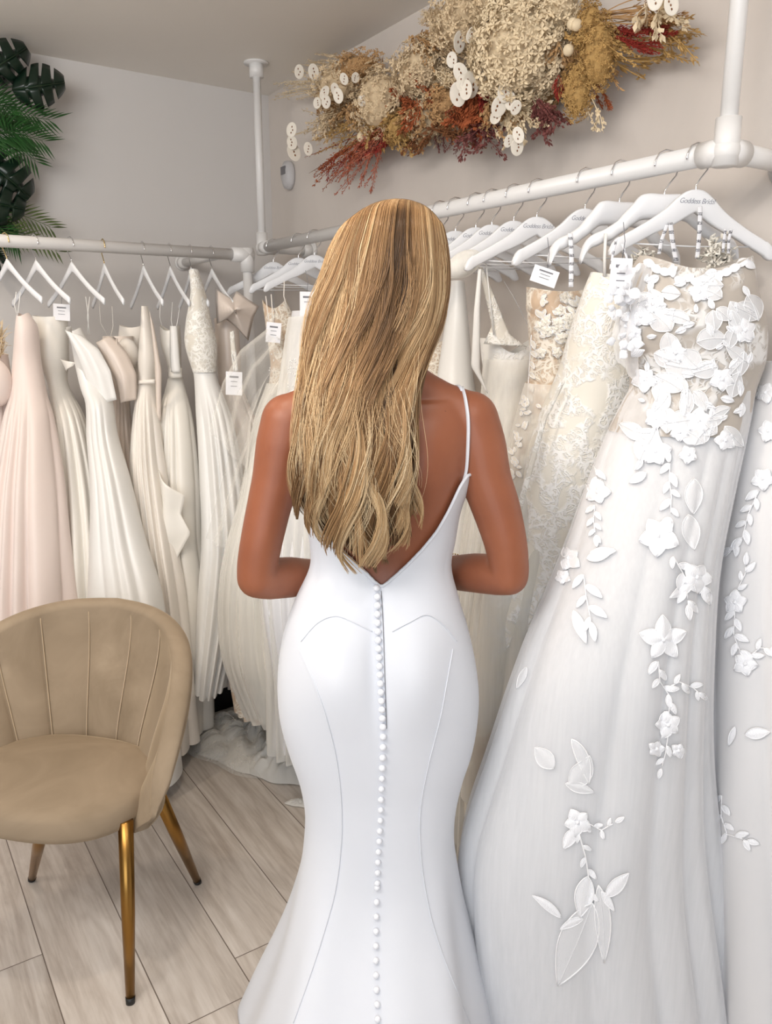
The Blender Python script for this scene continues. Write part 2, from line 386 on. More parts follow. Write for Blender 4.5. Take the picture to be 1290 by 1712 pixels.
def padded_body():
    m = MB(); rings = []
    for x in np.linspace(-.165, .165, 60):
        a = abs(x) / .165; c = table([(0, -.080), (.28, -.082), (.40, -.098), (.6, -.126), (.8, -.142), (.9, -.150), (.97, -.166), (1, -.182)], a)[0]
        h = table([(0, .024), (.28, .024), (.42, .019), (.6, .0145), (.8, .0125), (.97, .012), (1, .008)], a)[0]; w = min(h, .0125) 
        if .45 < a < .9: h *= 1 + .05 * sin(x * 900); w *= 1 + .05 * sin(x * 900)
        rings.append([Vector((x, w * cos(q), c + h * (abs(sin(q)) ** .7) * (1 if sin(q) > 0 else -1))) for q in [2 * pi * j / 14 for j in range(14)]])
    m.loft(rings, caps=True); return m
def handwriting(txt, size, parent, loc, name, shear=.35):
    c = bpy.data.curves.new('lettering', 'FONT'); c.body = txt; c.size = size; c.shear = shear; c.align_x = 'CENTER'
    c.extrude = .0002; c.offset = -size * .012; c.space_character = .92
    t = bpy.data.objects.new('lettering', c); COL.objects.link(t); bpy.context.view_layer.update()
    me = bpy.data.meshes.new_from_object(t.evaluated_get(bpy.context.evaluated_depsgraph_get())); bpy.data.objects.remove(t)
    o = bpy.data.objects.new(name, me); COL.objects.link(o); o.parent = parent; me.materials.clear(); me.materials.append(MAT['hanger_ink'])
    o.location = loc; o.rotation_euler = (pi / 2, 0, 0); return o
def make_hanger(kind, hookmat):
    h = empty('clothes_hanger', (0, 0, 0), '', 'hanger')
    build('hook', hook_mb(), hookmat, h)
    build('hanger_body', {'wood': wood_body, 'slim': slim_body, 'padded': padded_body}[kind](), 'white_hanger', h)
    if kind == 'wood':
        build('trouser_bar', wire_bar(), 'white_hanger', h)
        handwriting('Goddess Bridal', .0135, h, (0, -.0068, -.0835), 'shop_lettering')
    return h
def copy_tree(o, parent=None):
    c = o.copy(); COL.objects.link(c); c.parent = parent
    for ch in list(o.children): copy_tree(ch, c)
    return c
protos = {}
HANG = []
def hanger(kind, loc, rz, label, group, hookmat='chrome'):
    key = (kind, hookmat)
    if key not in protos: protos[key] = o = make_hanger(kind, hookmat)
    else: o = copy_tree(protos[key])
    o.location = loc; o.rotation_euler = (0, 0, rz); o['label'] = label; o['group'] = group; HANG.append(o); return o
def rail_y(px):           # where a hook seen at column px grips the right rail
    y = 412 - (px - 437) * .199; return onx(px, y, RX).y
GR = 'white hangers on the ceiling hung rail'
near = [(1167, 'wood', 14, 'front white wooden hanger with grey script lettering, nearest the camera on the right rail'),
        (1114, 'padded', 8, 'flat topped white padded hanger directly behind the front lettered hanger'),
        (1038, 'padded', 22, 'flat topped white padded hanger third from the right rail corner'),
        (980, 'wood', 20, 'white wooden hanger holding the beige corset gown, partly behind a padded hanger'),
        (899, 'wood', 14, 'white wooden hanger with script, left of the white label card, fifth from the rail corner'),
        (860, 'wood', 16, 'white wooden hanger just left of the fifth hanger, carrying the tie strap gown'),
        (823, 'wood', 15, 'white wooden hanger seventh from the rail corner, right of the head'),
        (796, 'wood', 15, 'white wooden hanger eighth from the rail corner, over the white bow gown'),
        (762, 'wood', 15, 'white wooden hanger ninth from the rail corner, close to the blonde hair'),
        (736, 'wood', 15, 'white wooden hanger half hidden by the right edge of the blonde hair'),
        (525, 'wood', 12, 'white wooden hanger left of the hair, its right half hidden by hair'),
        (498, 'wood', 12, 'white wooden hanger left of the hair holding the tagged beige lace gown'),
        (456, 'wood', 12, 'farthest white wooden hanger on the right rail, beside the corner post')]
for px, kd, a, lb in near: hanger(kd, (RX, rail_y(px), RZ), -YAW + radians(a), lb, GR)
GL = 'slim white hangers on the left back rail'
left = [(8, 'gold_hook', 'slim white hanger with gold hook at the left frame edge'), (57, 'chrome', 'white bare shouldered hanger second from the left frame edge'),
        (117, 'chrome', 'slim white hanger right of the small white label card'), (172, 'gold_hook', 'slim white hanger with sparkling gold hook in mid rail'),
        (238, 'chrome', 'slim white hanger fifth from the left frame edge'), (283, 'chrome', 'slim white hanger sixth from the left frame edge'),
        (318, 'chrome', 'slim white hanger over the lace halter gown'), (353, 'chrome', 'slim white hanger nearest the right end of the left rail')]
for px, hm, lb in left:
    y = 397 + px * .085; X = ony(px, y, LY).x
    hanger('slim', (X, LY, LZ), pi / 2 + (.30 if px < 100 else .2 if px < 130 else .05 if px < 200 else -.04) + radians(random.uniform(-4, 4)), lb, GL, hm)

# ------------------------------------------------------------------ gowns
def section_rows(rows, n):
    pys = np.linspace(rows[0][0], rows[-1][0], n); out = []
    for py in pys:
        L, R, D, b = table(rows, py)
        xl, _, z = cg(L, py, D); xr = cg(R, py, D)[0]
        out.append([(xl + xr) / 2, D, z, (xr - xl) / 2, b])
    return out
def tube_cloth(rows, n=64, na=128, folds=9, amp=.2, start=.25, seed=1, neck=0.0, neckpow=2, grow=0.0, hemwave=.0, inward=0.0):
    r = random.Random(seed); ph = [r.uniform(0, 6.28) for _ in range(6)]; sec = section_rows(rows, n); rings = []
    for i, (cx, D, z, a, b) in enumerate(sec):
        s = i / (n - 1); am = amp * (s - start) / (1 - start) if s > start else 0.0
        am = amp * (.45 * smooth01((s - start) / .12) + .55 * smooth01((s - start) / max(.01, 1 - start))) if s > start else 0
        ring = []
        for j in range(na):
            t = 2 * pi * j / na; tw = t + .22 * sin(2 * t + ph[0]) + .12 * sin(3 * t + ph[1])
            f = 1 - abs(sin(folds * tw + ph[2] + .5 * sin(3 * s + ph[3]))) ** .75
            g = .5 + .5 * sin((2 * folds + 3) * tw + ph[4] - s * 1.5) * (.5 + .5 * sin(2 * tw + ph[5]))
            rr = 1 + grow - am * (f * .75 + g * .25) - inward
            rr += .018 * min(1, s * 4) * sin(3 * t + 7 * s + ph[1]) * sin(9 * s + 2 * sin(t) + ph[2]) * (1 if amp > 0 else 0)
            x = cx + (a * rr) * cos(t); y = D + (b * (rr if am == 0 else 1 - (1 - rr) * 1.6)) * sin(t)
            dz = 0
            if neck: dz = -neck * (abs(sin(t)) ** neckpow) * (1 - smooth01(s / .22))
            if hemwave: dz += hemwave * sin(folds * t + ph[5]) * smooth01((s - .9) / .1)
            q = Vector(W(x, y, max(z + dz, .006))); q.x = min(q.x, UW - .02 - .004 * sin(9 * t)); q.y = min(q.y, VW - .02); ring.append(q)
        rings.append(ring)
    m = MB(); m.loft(rings, closed=True); return m
def gown_base(rows):
    L, R, D, b = rows[-1][1:]; p = P((L + R) / 2, rows[-1][0], D); return (p.x, p.y, 0)
def sheet(polyL, polyR, n=24, nw=10, D1=None, ripple=.0, nr=3, seed=0, bulge=0.0, thick=.0):
    """cloth strip between two 3D polylines"""
    r = random.Random(seed); p0 = r.uniform(0, 6)
    def res(pl, t):
        k = t * (len(pl) - 1); i = min(int(k), len(pl) - 2); return pl[i].lerp(pl[i + 1], k - i)
    m = MB(); vs = []
    for i in range(n):
        t = i / (n - 1); a = res(polyL, t); b = res(polyR, t); d = (b - a)
        nrm = d.cross(Vector((0, 0, 1))); nrm = nrm.normalized() if nrm.length > 1e-6 else Vector((0, 1, 0))
        if nrm.dot(CAMP - a) < 0: nrm = -nrm
        for j in range(nw):
            u = j / (nw - 1)
            vs.append(a + d * u + nrm * (bulge * sin(pi * u) + ripple * sin(nr * 2 * pi * u + p0 + 2 * t)))
    m.add(vs, [(i * nw + j, i * nw + j + 1, (i + 1) * nw + j + 1, (i + 1) * nw + j) for i in range(n - 1) for j in range(nw - 1)])
    return m
def pl(pts, D): return [P(p[0], p[1], p[2] if len(p) > 2 else D) for p in pts]
SOL = [('SOLIDIFY', dict(thickness=.0016, offset=0))]
def strap(parent, pts, D, r=.0022, mat='satin_white', name='strap', flat=(1.8, .5)):
    m = MB(); m.tube(pl(pts, D), r, 6, flat=flat); return build(name, m, mat, parent)
def price_tag(parent, px, py, w, h, D, rotd=0, lines=3, name='price_tag'):
    c = P(px, py, D); s = D * 1.0 / FPX; R = Matrix.Rotation(-YAW, 3, 'Z') @ Matrix.Rotation(radians(rotd), 3, 'Y')
    m = MB(); m.box(c, (w * s, .0012, h * s), R); o = build(name, m, 'tag_paper', parent, smooth=False)
    m = MB()
    for i in range(lines):
        q = c + R @ Vector((0, -.0012, (h * s) * (.28 - .2 * i))); m.box(q, (w * s * (.55 if i == 0 else .4), .0005, h * s * (.08 if i == 0 else .025)), R)
    build('printed_lines', m, 'tag_ink', o, smooth=False)
    m = MB(); t = c + R @ Vector((0, 0, h * s * .46)); m.tube([t, t + Vector((0.004, 0, .03)), t + Vector((-.003, 0, .06))], .0007, 5); build('tag_string', m, 'tag_ink', o)
    return o
def gown(name, rows, mat, label, cat='wedding dress', group=None, n=64, **kw):
    if group == GG: rows = [(r[0], lerp(r[1], (r[1] + r[2]) / 2, -.16 * smooth01((r[0] - 640) / 120)), lerp(r[2], (r[1] + r[2]) / 2, -.16 * smooth01((r[0] - 640) / 120)), r[3], r[4]) for r in rows]; kw['amp'] = kw.get('amp', .2) * 1.4; kw['start'] = min(kw.get('start', .2), (640 - rows[0][0]) / (rows[-1][0] - rows[0][0])); n = 90
    root = empty(name, gown_base(rows), label, cat, group)
    o = build('gown_body', tube_cloth(rows, n=n, **kw), mat, root)
    return root, o
GG = 'gowns on the left back rail'; GH = 'gowns on the ceiling hung rail'

# ---- left rail, from the frame edge to the corner
g, _ = gown('wedding_dress', [(592, -75, 12, 2.56, .05), (640, -85, 18, 2.56, .07), (700, -75, 20, 2.55, .08), (850, -85, 22, 2.5, .12), (1000, -95, 40, 2.45, .15), (1290, -110, 60, 2.4, .16)], 'satin_blush',
    'blush satin gown with rounded puff sleeve cut off by the left frame edge', group=GG, folds=7, amp=.22, seed=3)
m = MB(); m.ball(P(-6, 640, 2.46), .058, 20, 14, sc=(.8, .8, 1.25)); build('puff_sleeve', m, 'satin_blush', g)
m = MB()
for i in range(90):
    a = P(random.uniform(-14, 6), random.uniform(560, 600), 2.5); q = a + Vector((random.uniform(-.02, .035), random.uniform(-.03, .01), random.uniform(.0, .07)))
    m.tube([a, a.lerp(q, .5) + Vector((0, 0, .01)), q], [.0012, .001, .0004], 4)
build('feather_trim', m, 'dry_cream', g)
g, _ = gown('wedding_dress', [(523, 30, 47, 2.52, .03), (545, 28, 60, 2.52, .045), (600, 24, 66, 2.52, .05), (660, 19, 76, 2.5, .06), (700, 10, 85, 2.48, .08), (800, -6, 97, 2.45, .11), (900, -16, 107, 2.42, .13), (1000, -25, 118, 2.4, .15), (1290, -45, 150, 2.36, .16)], 'satin_blush',
    'pale blush strapless satin gown, leftmost gown fully in frame', group=GG, folds=6, amp=.24, seed=5, start=.18, neck=.01)
strap(g, [(27, 488), (24, 510), (30, 532)], 2.5); strap(g, [(34, 488), (31, 515), (28, 540)], 2.5)
g, _ = gown('wedding_dress', [(527, 56, 111, 2.66, .05), (560, 57, 112, 2.66, .06), (600, 64, 113, 2.66, .06), (642, 82, 112, 2.66, .045), (700, 92, 137, 2.62, .08), (800, 95, 158, 2.6, .1), (900, 99, 172, 2.56, .12), (1000, 100, 182, 2.54, .14), (1270, 100, 200, 2.5, .15)], 'satin_ivory',
    'ivory strapless satin gown with straight bodice edge and nipped waist', group=GG, folds=6, amp=.22, seed=8, start=.25, neck=.006)
build('waist_bow', sheet(pl([(100, 600), (112, 622)], 2.6), pl([(126, 606), (122, 612)], 2.58), 8, 6, bulge=.01), 'satin_ivory', g, mods=SOL)
price_tag(g, 103, 522, 27, 26, 2.62, 4)
g, _ = gown('wedding_dress', [(548, 117, 134, 2.66, .03), (600, 126, 160, 2.62, .05), (650, 138, 178, 2.58, .06), (672, 146, 186, 2.56, .06), (730, 150, 193, 2.54, .07), (800, 157, 212, 2.5, .09), (900, 158, 237, 2.46, .11), (1000, 156, 265, 2.42, .13), (1290, 140, 300, 2.36, .16)], 'satin_white',
    'bright white satin gown with a smooth broad skirt right above the beige chair', group=GG, folds=4, amp=.12, seed=11, start=.3, neck=.01)
strap(g, [(150, 496), (146, 530), (150, 560)], 2.68); strap(g, [(143, 496), (148, 530), (146, 562)], 2.68)
build('shoulder_drape', sheet(pl([(117, 545), (125, 600), (140, 650), (160, 682)], 2.58), pl([(134, 560), (165, 585), (185, 620), (196, 668)], 2.55), 24, 12, bulge=.03, ripple=.004), 'satin_white', g, mods=SOL)
g, _ = gown('wedding_dress', [(562, 172, 222, 2.78, .04), (600, 174, 222, 2.78, .05), (672, 186, 216, 2.78, .04), (740, 182, 222, 2.76, .06), (850, 190, 238, 2.72, .1), (1000, 200, 275, 2.7, .12), (1240, 200, 290, 2.66, .13)], 'satin_champagne',
    'champagne satin gown with large draped bow over the bodice, in mid rail', group=GG, folds=6, amp=.25, seed=13, start=.3)
build('draped_bow', sheet(pl([(170, 582), (178, 606), (196, 640), (212, 674)], 2.66), pl([(188, 562), (212, 590), (228, 625), (229, 668)], 2.64), 24, 12, bulge=.045, ripple=.004), 'satin_champagne', g, mods=SOL)
strap(g, [(187, 512), (189, 545), (183, 570)], 2.7, r=.0012, mat='satin_ivory'); strap(g, [(165, 495), (168, 540), (180, 562)], 2.75, r=.0012, mat='satin_ivory')
m = MB(); m.tube(pl([(172, 584), (183, 562), (195, 566), (198, 594)], 2.64), .004, 8, flat=(1.6, .6)); build('bow_loop', m, 'satin_champagne', g)
g, _ = gown('wedding_dress', [(543, 200, 242, 2.84, .03), (575, 199, 240, 2.84, .055), (612, 206, 238, 2.84, .05), (650, 225, 250, 2.82, .045), (720, 226, 262, 2.78, .07), (850, 232, 285, 2.74, .1), (1000, 250, 305, 2.7, .12), (1230, 250, 320, 2.66, .13)], 'satin_cream',
    'cream satin gown with rounded cup bodice left of the high shouldered gown', group=GG, folds=7, amp=.25, seed=15, start=.3, neck=.01)
m = MB(); m.ball(P(213, 592, 2.74), .046, 22, 14, R=Matrix.Rotation(-YAW, 3, 'Z'), sc=(.85, .6, 1.15)); build('bodice_cup', m, 'satin_cream', g)
g, _ = gown('wedding_dress', [(512, 237, 246, 2.7, .02), (545, 236, 254, 2.7, .035), (600, 232, 262, 2.7, .045), (640, 232, 258, 2.7, .04), (700, 224, 265, 2.66, .06), (780, 222, 274, 2.64, .08), (900, 235, 292, 2.6, .1), (1000, 248, 308, 2.57, .12), (1240, 250, 330, 2.52, .13)], 'satin_cream',
    'cream satin gown with one high pointed shoulder and narrow waist seam', group=GG, folds=7, amp=.26, seed=17, start=.35)
build('waist_seam', sheet(pl([(232, 636), (231, 642)], 2.65), pl([(259, 634), (259, 641)], 2.65), 3, 8, bulge=.006), 'satin_cream', g, mods=SOL)
build('long_sash', sheet(pl([(250, 520), (258, 600), (262, 700)], 2.66), pl([(256, 540), (270, 620), (269, 705)], 2.66), 20, 6, bulge=.008), 'satin_champagne', g, mods=SOL)
g, _ = gown('wedding_dress', [(543, 268, 300, 2.8, .04), (575, 270, 302, 2.8, .05), (622, 282, 303, 2.8, .035), (700, 266, 320, 2.74, .07), (800, 262, 328, 2.72, .09), (900, 262, 332, 2.7, .11), (1000, 265, 345, 2.68, .12), (1215, 262, 352, 2.64, .13)], 'satin_ivory',
    'ivory satin gown with belted waist and folded ruffle down the skirt', group=GG, folds=6, amp=.24, seed=19, start=.3, neck=.02)
build('waist_belt', sheet(pl([(281, 616), (281, 632)], 2.74), pl([(304, 615), (304, 631)], 2.74), 4, 8, bulge=.012), 'satin_ivory', g, mods=SOL)
build('skirt_ruffle', sheet(pl([(262, 785), (272, 840), (258, 880), (258, 955), (272, 1000), (285, 1030)], 2.6), pl([(308, 830), (300, 860), (318, 892), (282, 958), (300, 965), (296, 1020)], 2.57), 40, 12, bulge=.02, ripple=.008, nr=1), 'satin_ivory', g, mods=SOL)
strap(g, [(300, 515), (296, 540), (292, 560)], 2.75, r=.0016); strap(g, [(288, 505), (286, 535), (290, 560)], 2.76, r=.0016); strap(g, [(268, 500), (267, 530), (272, 552)], 2.78, r=.0016)
build('neck_tie', sheet(pl([(284, 545), (284, 600), (286, 622)], 2.72), pl([(296, 545), (300, 600), (302, 622)], 2.72), 12, 6, bulge=.01), 'satin_white', g, mods=SOL)
g, _ = gown('wedding_dress', [(450, 317, 330, 2.74, .02), (490, 320, 342, 2.74, .035), (540, 312, 352, 2.74, .05), (575, 311, 361, 2.74, .06), (624, 324, 360, 2.74, .045), (700, 330, 385, 2.72, .07), (800, 338, 402, 2.7, .1), (900, 342, 412, 2.67, .12), (1000, 335, 405, 2.64, .13), (1148, 330, 375, 2.6, .13)], 'satin_white',
    'white gown with high lace halter bodice and plain satin skirt', group=GG, folds=6, amp=.2, seed=21, start=.4)
build('lace_bodice', tube_cloth([(452, 316, 331, 2.74, .024), (490, 319, 343, 2.74, .04), (540, 311, 353, 2.74, .055), (575, 310, 362, 2.74, .065), (622, 323, 361, 2.74, .05)], n=30, na=64, amp=0, seed=1), 'lace_edge', g)
g, _ = gown('wedding_dress', [(532, 358, 398, 2.9, .04), (600, 362, 402, 2.9, .05), (645, 366, 404, 2.9, .04), (720, 372, 430, 2.88, .07), (900, 372, 450, 2.86, .1), (1138, 370, 450, 2.84, .1)], 'satin_champagne',
    'champagne satin gown with pointed star shaped bow at the rail end', group=GG, folds=7, amp=.22, seed=23, start=.35)
m = MB(); pts2 = [(360, 482), (388, 500), (395, 486), (414, 500), (433, 512), (424, 530), (415, 570), (396, 548), (378, 534), (362, 542)]
cen = P(392, 520, 2.74); rim = pl(pts2, 2.8)
vsf = []; nr_ = 6
for kx in range(nr_ + 1):
    t = kx / nr_
    for i_, p in enumerate(rim): vsf.append(cen.lerp(p, t) + (CAMP - cen).normalized() * (.012 * (1 - t) * (1 + .8 * cos(i_ * 2.1)) * 2))
nn = len(rim); m.add(vsf, [(a * nn + b, a * nn + (b + 1) % nn, (a + 1) * nn + (b + 1) % nn, (a + 1) * nn + b) for a in range(nr_) for b in range(nn)])
build('pointed_bow', m, 'satin_champagne', g, mods=[('SOLIDIFY', dict(thickness=.006))])
build('beaded_strap', sheet(pl([(384, 555), (386, 590), (390, 622)], 2.72), pl([(391, 553), (395, 590), (398, 620)], 2.72), 20, 5, bulge=.004), 'lace_edge', g, mods=SOL)
price_tag(g, 391, 641, 27, 38, 2.7, 3)

# ---- right rail, far end (left of the hair)
g, _ = gown('wedding_dress', [(500, 438, 478, 2.62, .04), (560, 446, 500, 2.6, .05), (620, 452, 500, 2.58, .045), (680, 440, 516, 2.55, .08), (760, 418, 530, 2.52, .1), (900, 390, 545, 2.5, .13), (1050, 372, 560, 2.5, .15), (1185, 392, 560, 2.5, .15)], 'lace_nude',
    'beige beaded lace gown with white price tag left of the blonde hair', group=GH, folds=9, amp=.2, seed=31, start=.3, neck=.03)
build('tulle_overskirt', tube_cloth([(640, 446, 506, 2.57, .06), (700, 425, 525, 2.52, .11), (800, 405, 545, 2.48, .14), (950, 368, 560, 2.44, .17), (1080, 365, 570, 2.44, .18), (1184, 405, 575, 2.46, .18)], folds=11, amp=.2, seed=32, start=.05), 'tulle_ivory', g)
build('tulle_overskirt', tube_cloth([(640, 450, 502, 2.57, .055), (700, 430, 520, 2.52, .1), (800, 410, 540, 2.48, .13), (950, 375, 555, 2.44, .16), (1080, 372, 565, 2.44, .17), (1178, 412, 570, 2.46, .17)], folds=13, amp=.22, seed=42, start=.05), 'ivory_lining', g)
m = MB()
for i in range(70):
    a = P(random.uniform(450, 505), random.uniform(560, 680), 2.47); m.ball(a, .0022, 6, 4)
build('sequin_trim', m, 'bead', g)
price_tag(g, 457, 556, 24, 32, 2.48, 6)
strap(g, [(444, 495), (447, 520), (450, 545)], 2.5, r=.002, mat='satin_cream'); strap(g, [(453, 492), (455, 520), (457, 545)], 2.5, r=.002, mat='satin_cream'); strap(g, [(475, 470), (474, 495), (480, 515)], 2.55, r=.002, mat='satin_cream')
for i_, (a, b) in enumerate([(((445, 548), (400, 585), (372, 640), (352, 720)), ((470, 590), (440, 640), (420, 700), (415, 790))), (((470, 600), (430, 660), (385, 760), (345, 900)), ((490, 640), (455, 700), (430, 800), (400, 930)))]):
    build('veil', sheet(pl(a, 2.44), pl(b, 2.42), 30, 14, ripple=.012, nr=2, seed=i_), 'tulle_soft', g)
g, _ = gown('wedding_dress', [(520, 488, 560, 2.44, .05), (600, 478, 580, 2.42, .06), (660, 482, 570, 2.4, .06), (720, 462, 590, 2.36, .1), (850, 440, 600, 2.3, .14), (1000, 436, 600, 2.24, .17), (1150, 455, 610, 2.26, .14), (1235, 448, 620, 2.28, .13)], 'white_lining',
    'white tulle gown behind the left shoulder, its frilled hem resting on the floor', group=GH, folds=10, amp=.18, seed=35, start=.2)
build('tulle_overskirt', tube_cloth([(530, 482, 566, 2.43, .06), (600, 470, 590, 2.4, .08), (720, 450, 600, 2.34, .12), (900, 425, 610, 2.28, .17), (1100, 440, 620, 2.26, .15), (1248, 440, 630, 2.27, .14)], folds=13, amp=.2, seed=36, start=.02), 'tulle_ivory', g)
price_tag(g, 513, 508, 23, 38, 2.3, 1, 2)
m = MB()
for i in range(70):
    a = P(random.uniform(480, 520), random.uniform(600, 660), 2.29); m.ball(a, .0024, 6, 4)
build('sequin_trim', m, 'bead', g)
# train pooled on the floor
def pool(cx, cy, rx, ry, ht, mat, name, parent, seed, ang=0, fr=6, n=44, na=96):
    r = random.Random(seed); ph = [r.uniform(0, 6.28) for _ in range(8)]; rings = []
    for i in range(n):
        s = i / (n - 1); ring = []
        for j in range(na):
            t = 2 * pi * j / na
            er = 1 + .10 * sin(2 * t + ph[0]) + .08 * sin(3 * t + ph[1]) + .05 * sin(7 * t + ph[2])
            x = rx * s * er * cos(t); y = ry * s * er * sin(t)
            h = abs(sin(fr * t + ph[3] + 5 * s)) * .35 + abs(sin(9 * x / rx + 5 * y / ry + ph[4])) * .35 + abs(sin(6 * y / ry - 4 * x / rx + ph[5])) * .4
            z = .006 + ht * h * (1 - s ** 3) * (.35 + .65 * (1 - s)) + ht * .22 * (1 - s ** 8) + ht * .15 * (.5 + .5 * sin(15 * t + ph[6])) * s * (1 - s ** 10)
            xr = cx + x * cos(ang) - y * sin(ang); yr = cy + x * sin(ang) + y * cos(ang)
            ring.append(Vector((xr, yr, z)))
        rings.append(ring)
    m = MB(); m.loft(rings, closed=True); return build(name, m, mat, parent)
c = onz(425, 1240, 0); pool(c.x, c.y, .27, .19, .07, 'ruffle_white', 'train', g, 5, -YAW - .2)
pool(c.x, c.y, .30, .21, .10, 'tulle_soft', 'train_tulle', g, 5, -YAW - .2)
c = onz(484, 1288, 0); pool(c.x, c.y, .15, .10, .11, 'ruffle_white', 'frilled_hem', g, 9, -YAW - .25, fr=9)
c = onz(505, 1345, 0); pool(c.x, c.y, .05, .025, .012, 'ruffle_white', 'frilled_hem', g, 12, -YAW)
# black block with a thin top slab, low in the hem gap under the left rail
c = onz(385, 1185, 0); m = MB(); m.box((c.x, c.y + .10, .11), (.34, .2, .215)); o = build('black_block', m, 'dark_box', smooth=False, loc=(c.x, c.y + .10, 0))
tag(o, 'black block low under the gowns, seen through the hem gap', 'box')
m = MB(); m.box((c.x, c.y + .10, .222), (.35, .21, .012)); build('block_top', m, 'dark_box', o, smooth=False)

# ---- right rail, right of the hair
g, _ = gown('wedding_dress', [(555, 692, 762, 2.3, .05), (600, 690, 768, 2.3, .06), (660, 694, 770, 2.3, .06), (760, 690, 790, 2.28, .1), (950, 680, 800, 2.26, .14), (1250, 660, 800, 2.26, .15)], 'lace_nude',
    'beige lace gown seen behind the right shoulder, touching the blonde hair', group=GH, folds=9, amp=.18, seed=41, start=.35, neck=.03)
g, _ = gown('wedding_dress', [(470, 752, 776, 2.14, .03), (540, 744, 783, 2.14, .04), (620, 732, 790, 2.14, .05), (700, 722, 800, 2.12, .07), (850, 715, 815, 2.1, .11), (1000, 715, 830, 2.1, .13), (1330, 700, 830, 2.1, .14)], 'satin_white',
    'narrow white gown with a knotted bow at the hanger, right of the hair', group=GH, folds=5, amp=.12, seed=43, start=.3)
m = MB(); m.ball(P(775, 442, 1.93), .046, 22, 14, R=Matrix.Rotation(-YAW, 3, 'Z') @ Matrix.Rotation(-.5, 3, 'Y'), sc=(1, .5, .62)); build('knotted_bow', m, 'tulle_ivory', g)
m = MB(); m.ball(P(772, 444, 1.94), .037, 22, 14, R=Matrix.Rotation(-YAW, 3, 'Z') @ Matrix.Rotation(-.5, 3, 'Y'), sc=(1, .4, .6)); build('bow_core', m, 'satin_white', g)
g, _ = gown('wedding_dress', [(565, 802, 905, 2.0, .06), (600, 805, 900, 2.0, .07), (650, 812, 890, 2.0, .06), (700, 806, 890, 1.98, .08), (800, 796, 890, 1.96, .11), (950, 770, 890, 1.94, .14), (1380, 740, 870, 1.94, .16)], 'lace_white',
    'white lace gown with sheer triangular straps tied at the hanger', group=GH, folds=8, amp=.16, seed=45, start=.25, neck=.035, neckpow=6)
build('sheer_strap', sheet(pl([(800, 447), (812, 500), (822, 545), (808, 575)], 1.93), pl([(806, 447), (832, 510), (852, 560), (880, 580)], 1.93), 24, 8, bulge=.006), 'lace_edge', g, mods=SOL)
build('tie_ribbon', sheet(pl([(799, 450), (792, 520), (787, 612), (813, 655)], 1.9), pl([(805, 450), (802, 520), (802, 620), (815, 657)], 1.9), 30, 5, bulge=.003), 'satin_white', g, mods=SOL)
strap(g, [(812, 440), (818, 500), (825, 560)], 1.92, r=.0015); strap(g, [(890, 560), (860, 500), (842, 470)], 2.02, r=.001, mat='tulle_white')
build('tulle_overskirt', tube_cloth([(600, 808, 905, 1.98, .08), (700, 800, 905, 1.95, .1), (850, 780, 905, 1.93, .14), (1000, 760, 905, 1.92, .16), (1400, 740, 890, 1.9, .18)], folds=11, amp=.2, seed=46, start=.02), 'tulle_ivory', g)
g, _ = gown('wedding_dress', [(488, 884, 986, 1.8, .05), (530, 882, 984, 1.8, .065), (600, 886, 966, 1.8, .06), (650, 880, 955, 1.79, .06), (720, 862, 965, 1.78, .08), (850, 830, 960, 1.78, .11), (1000, 800, 930, 1.8, .13), (1300, 765, 900, 1.85, .14)], 'lace_nude',
    'beige corset gown with white lace trimmed cups, hanging behind the cream lace gown', group=GH, folds=8, amp=.15, seed=51, start=.3, neck=.012)
build('lace_cup', tube_cloth([(480, 880, 990, 1.8, .058), (520, 880, 988, 1.8, .072), (565, 900, 984, 1.8, .072)], n=16, na=80, amp=.05, start=0, folds=20, seed=3, neck=.012), 'lace_nude', g)
build('lace_overskirt', tube_cloth([(640, 878, 960, 1.77, .07), (720, 855, 970, 1.76, .09), (850, 822, 965, 1.76, .12), (1000, 792, 935, 1.78, .14), (1310, 757, 905, 1.83, .15)], folds=8, amp=.15, seed=51, start=.05), 'tulle_ivory', g)
price_tag(g, 910, 462, 42, 26, 1.66, 18)
corset = g
D2R = [(455, 988, 1036, 1.64, .04), (480, 978, 1046, 1.64, .05), (560, 951, 1068, 1.66, .07), (620, 933, 1078, 1.67, .08), (700, 900, 1080, 1.68, .09), (800, 868, 1060, 1.7, .1), (900, 842, 1030, 1.73, .11), (1000, 805, 975, 1.76, .12), (1100, 785, 930, 1.8, .12), (1200, 774, 900, 1.83, .12), (1300, 764, 865, 1.86, .12), (1398, 756, 838, 1.9, .12)]
g, lace_o = gown('wedding_dress', D2R, 'lace_cream', 'cream all over lace gown hanging straight on the padded hanger', group=GH, n=80, folds=4, amp=.08, seed=55, start=.3, neck=.006)
strap(g, [(1012, 390), (1010, 430), (1010, 462)], 1.6, r=.0022, mat='satin_white')
build('lace_scallop', sheet(pl([(936, 640), (905, 700), (868, 830), (840, 930)], 1.6), pl([(944, 640), (914, 700), (878, 830), (850, 930)], 1.6), 60, 4, ripple=.003), 'lace_edge', g, mods=SOL)
g, _ = gown('wedding_dress', [(605, 1288, 1400, 1.46, .07), (720, 1244, 1405, 1.45, .1), (850, 1212, 1412, 1.43, .12), (960, 1190, 1418, 1.42, .13), (1100, 1176, 1422, 1.4, .14), (1300, 1172, 1428, 1.38, .16), (1712, 1182, 1432, 1.36, .18), (1770, 1184, 1432, 1.36, .18)], 'white_lining',
    'white floral gown cut off by the right frame edge, under the rail corner', group=GH, folds=6, amp=.14, seed=61, start=.1)
edge_g = g; edge_o = _
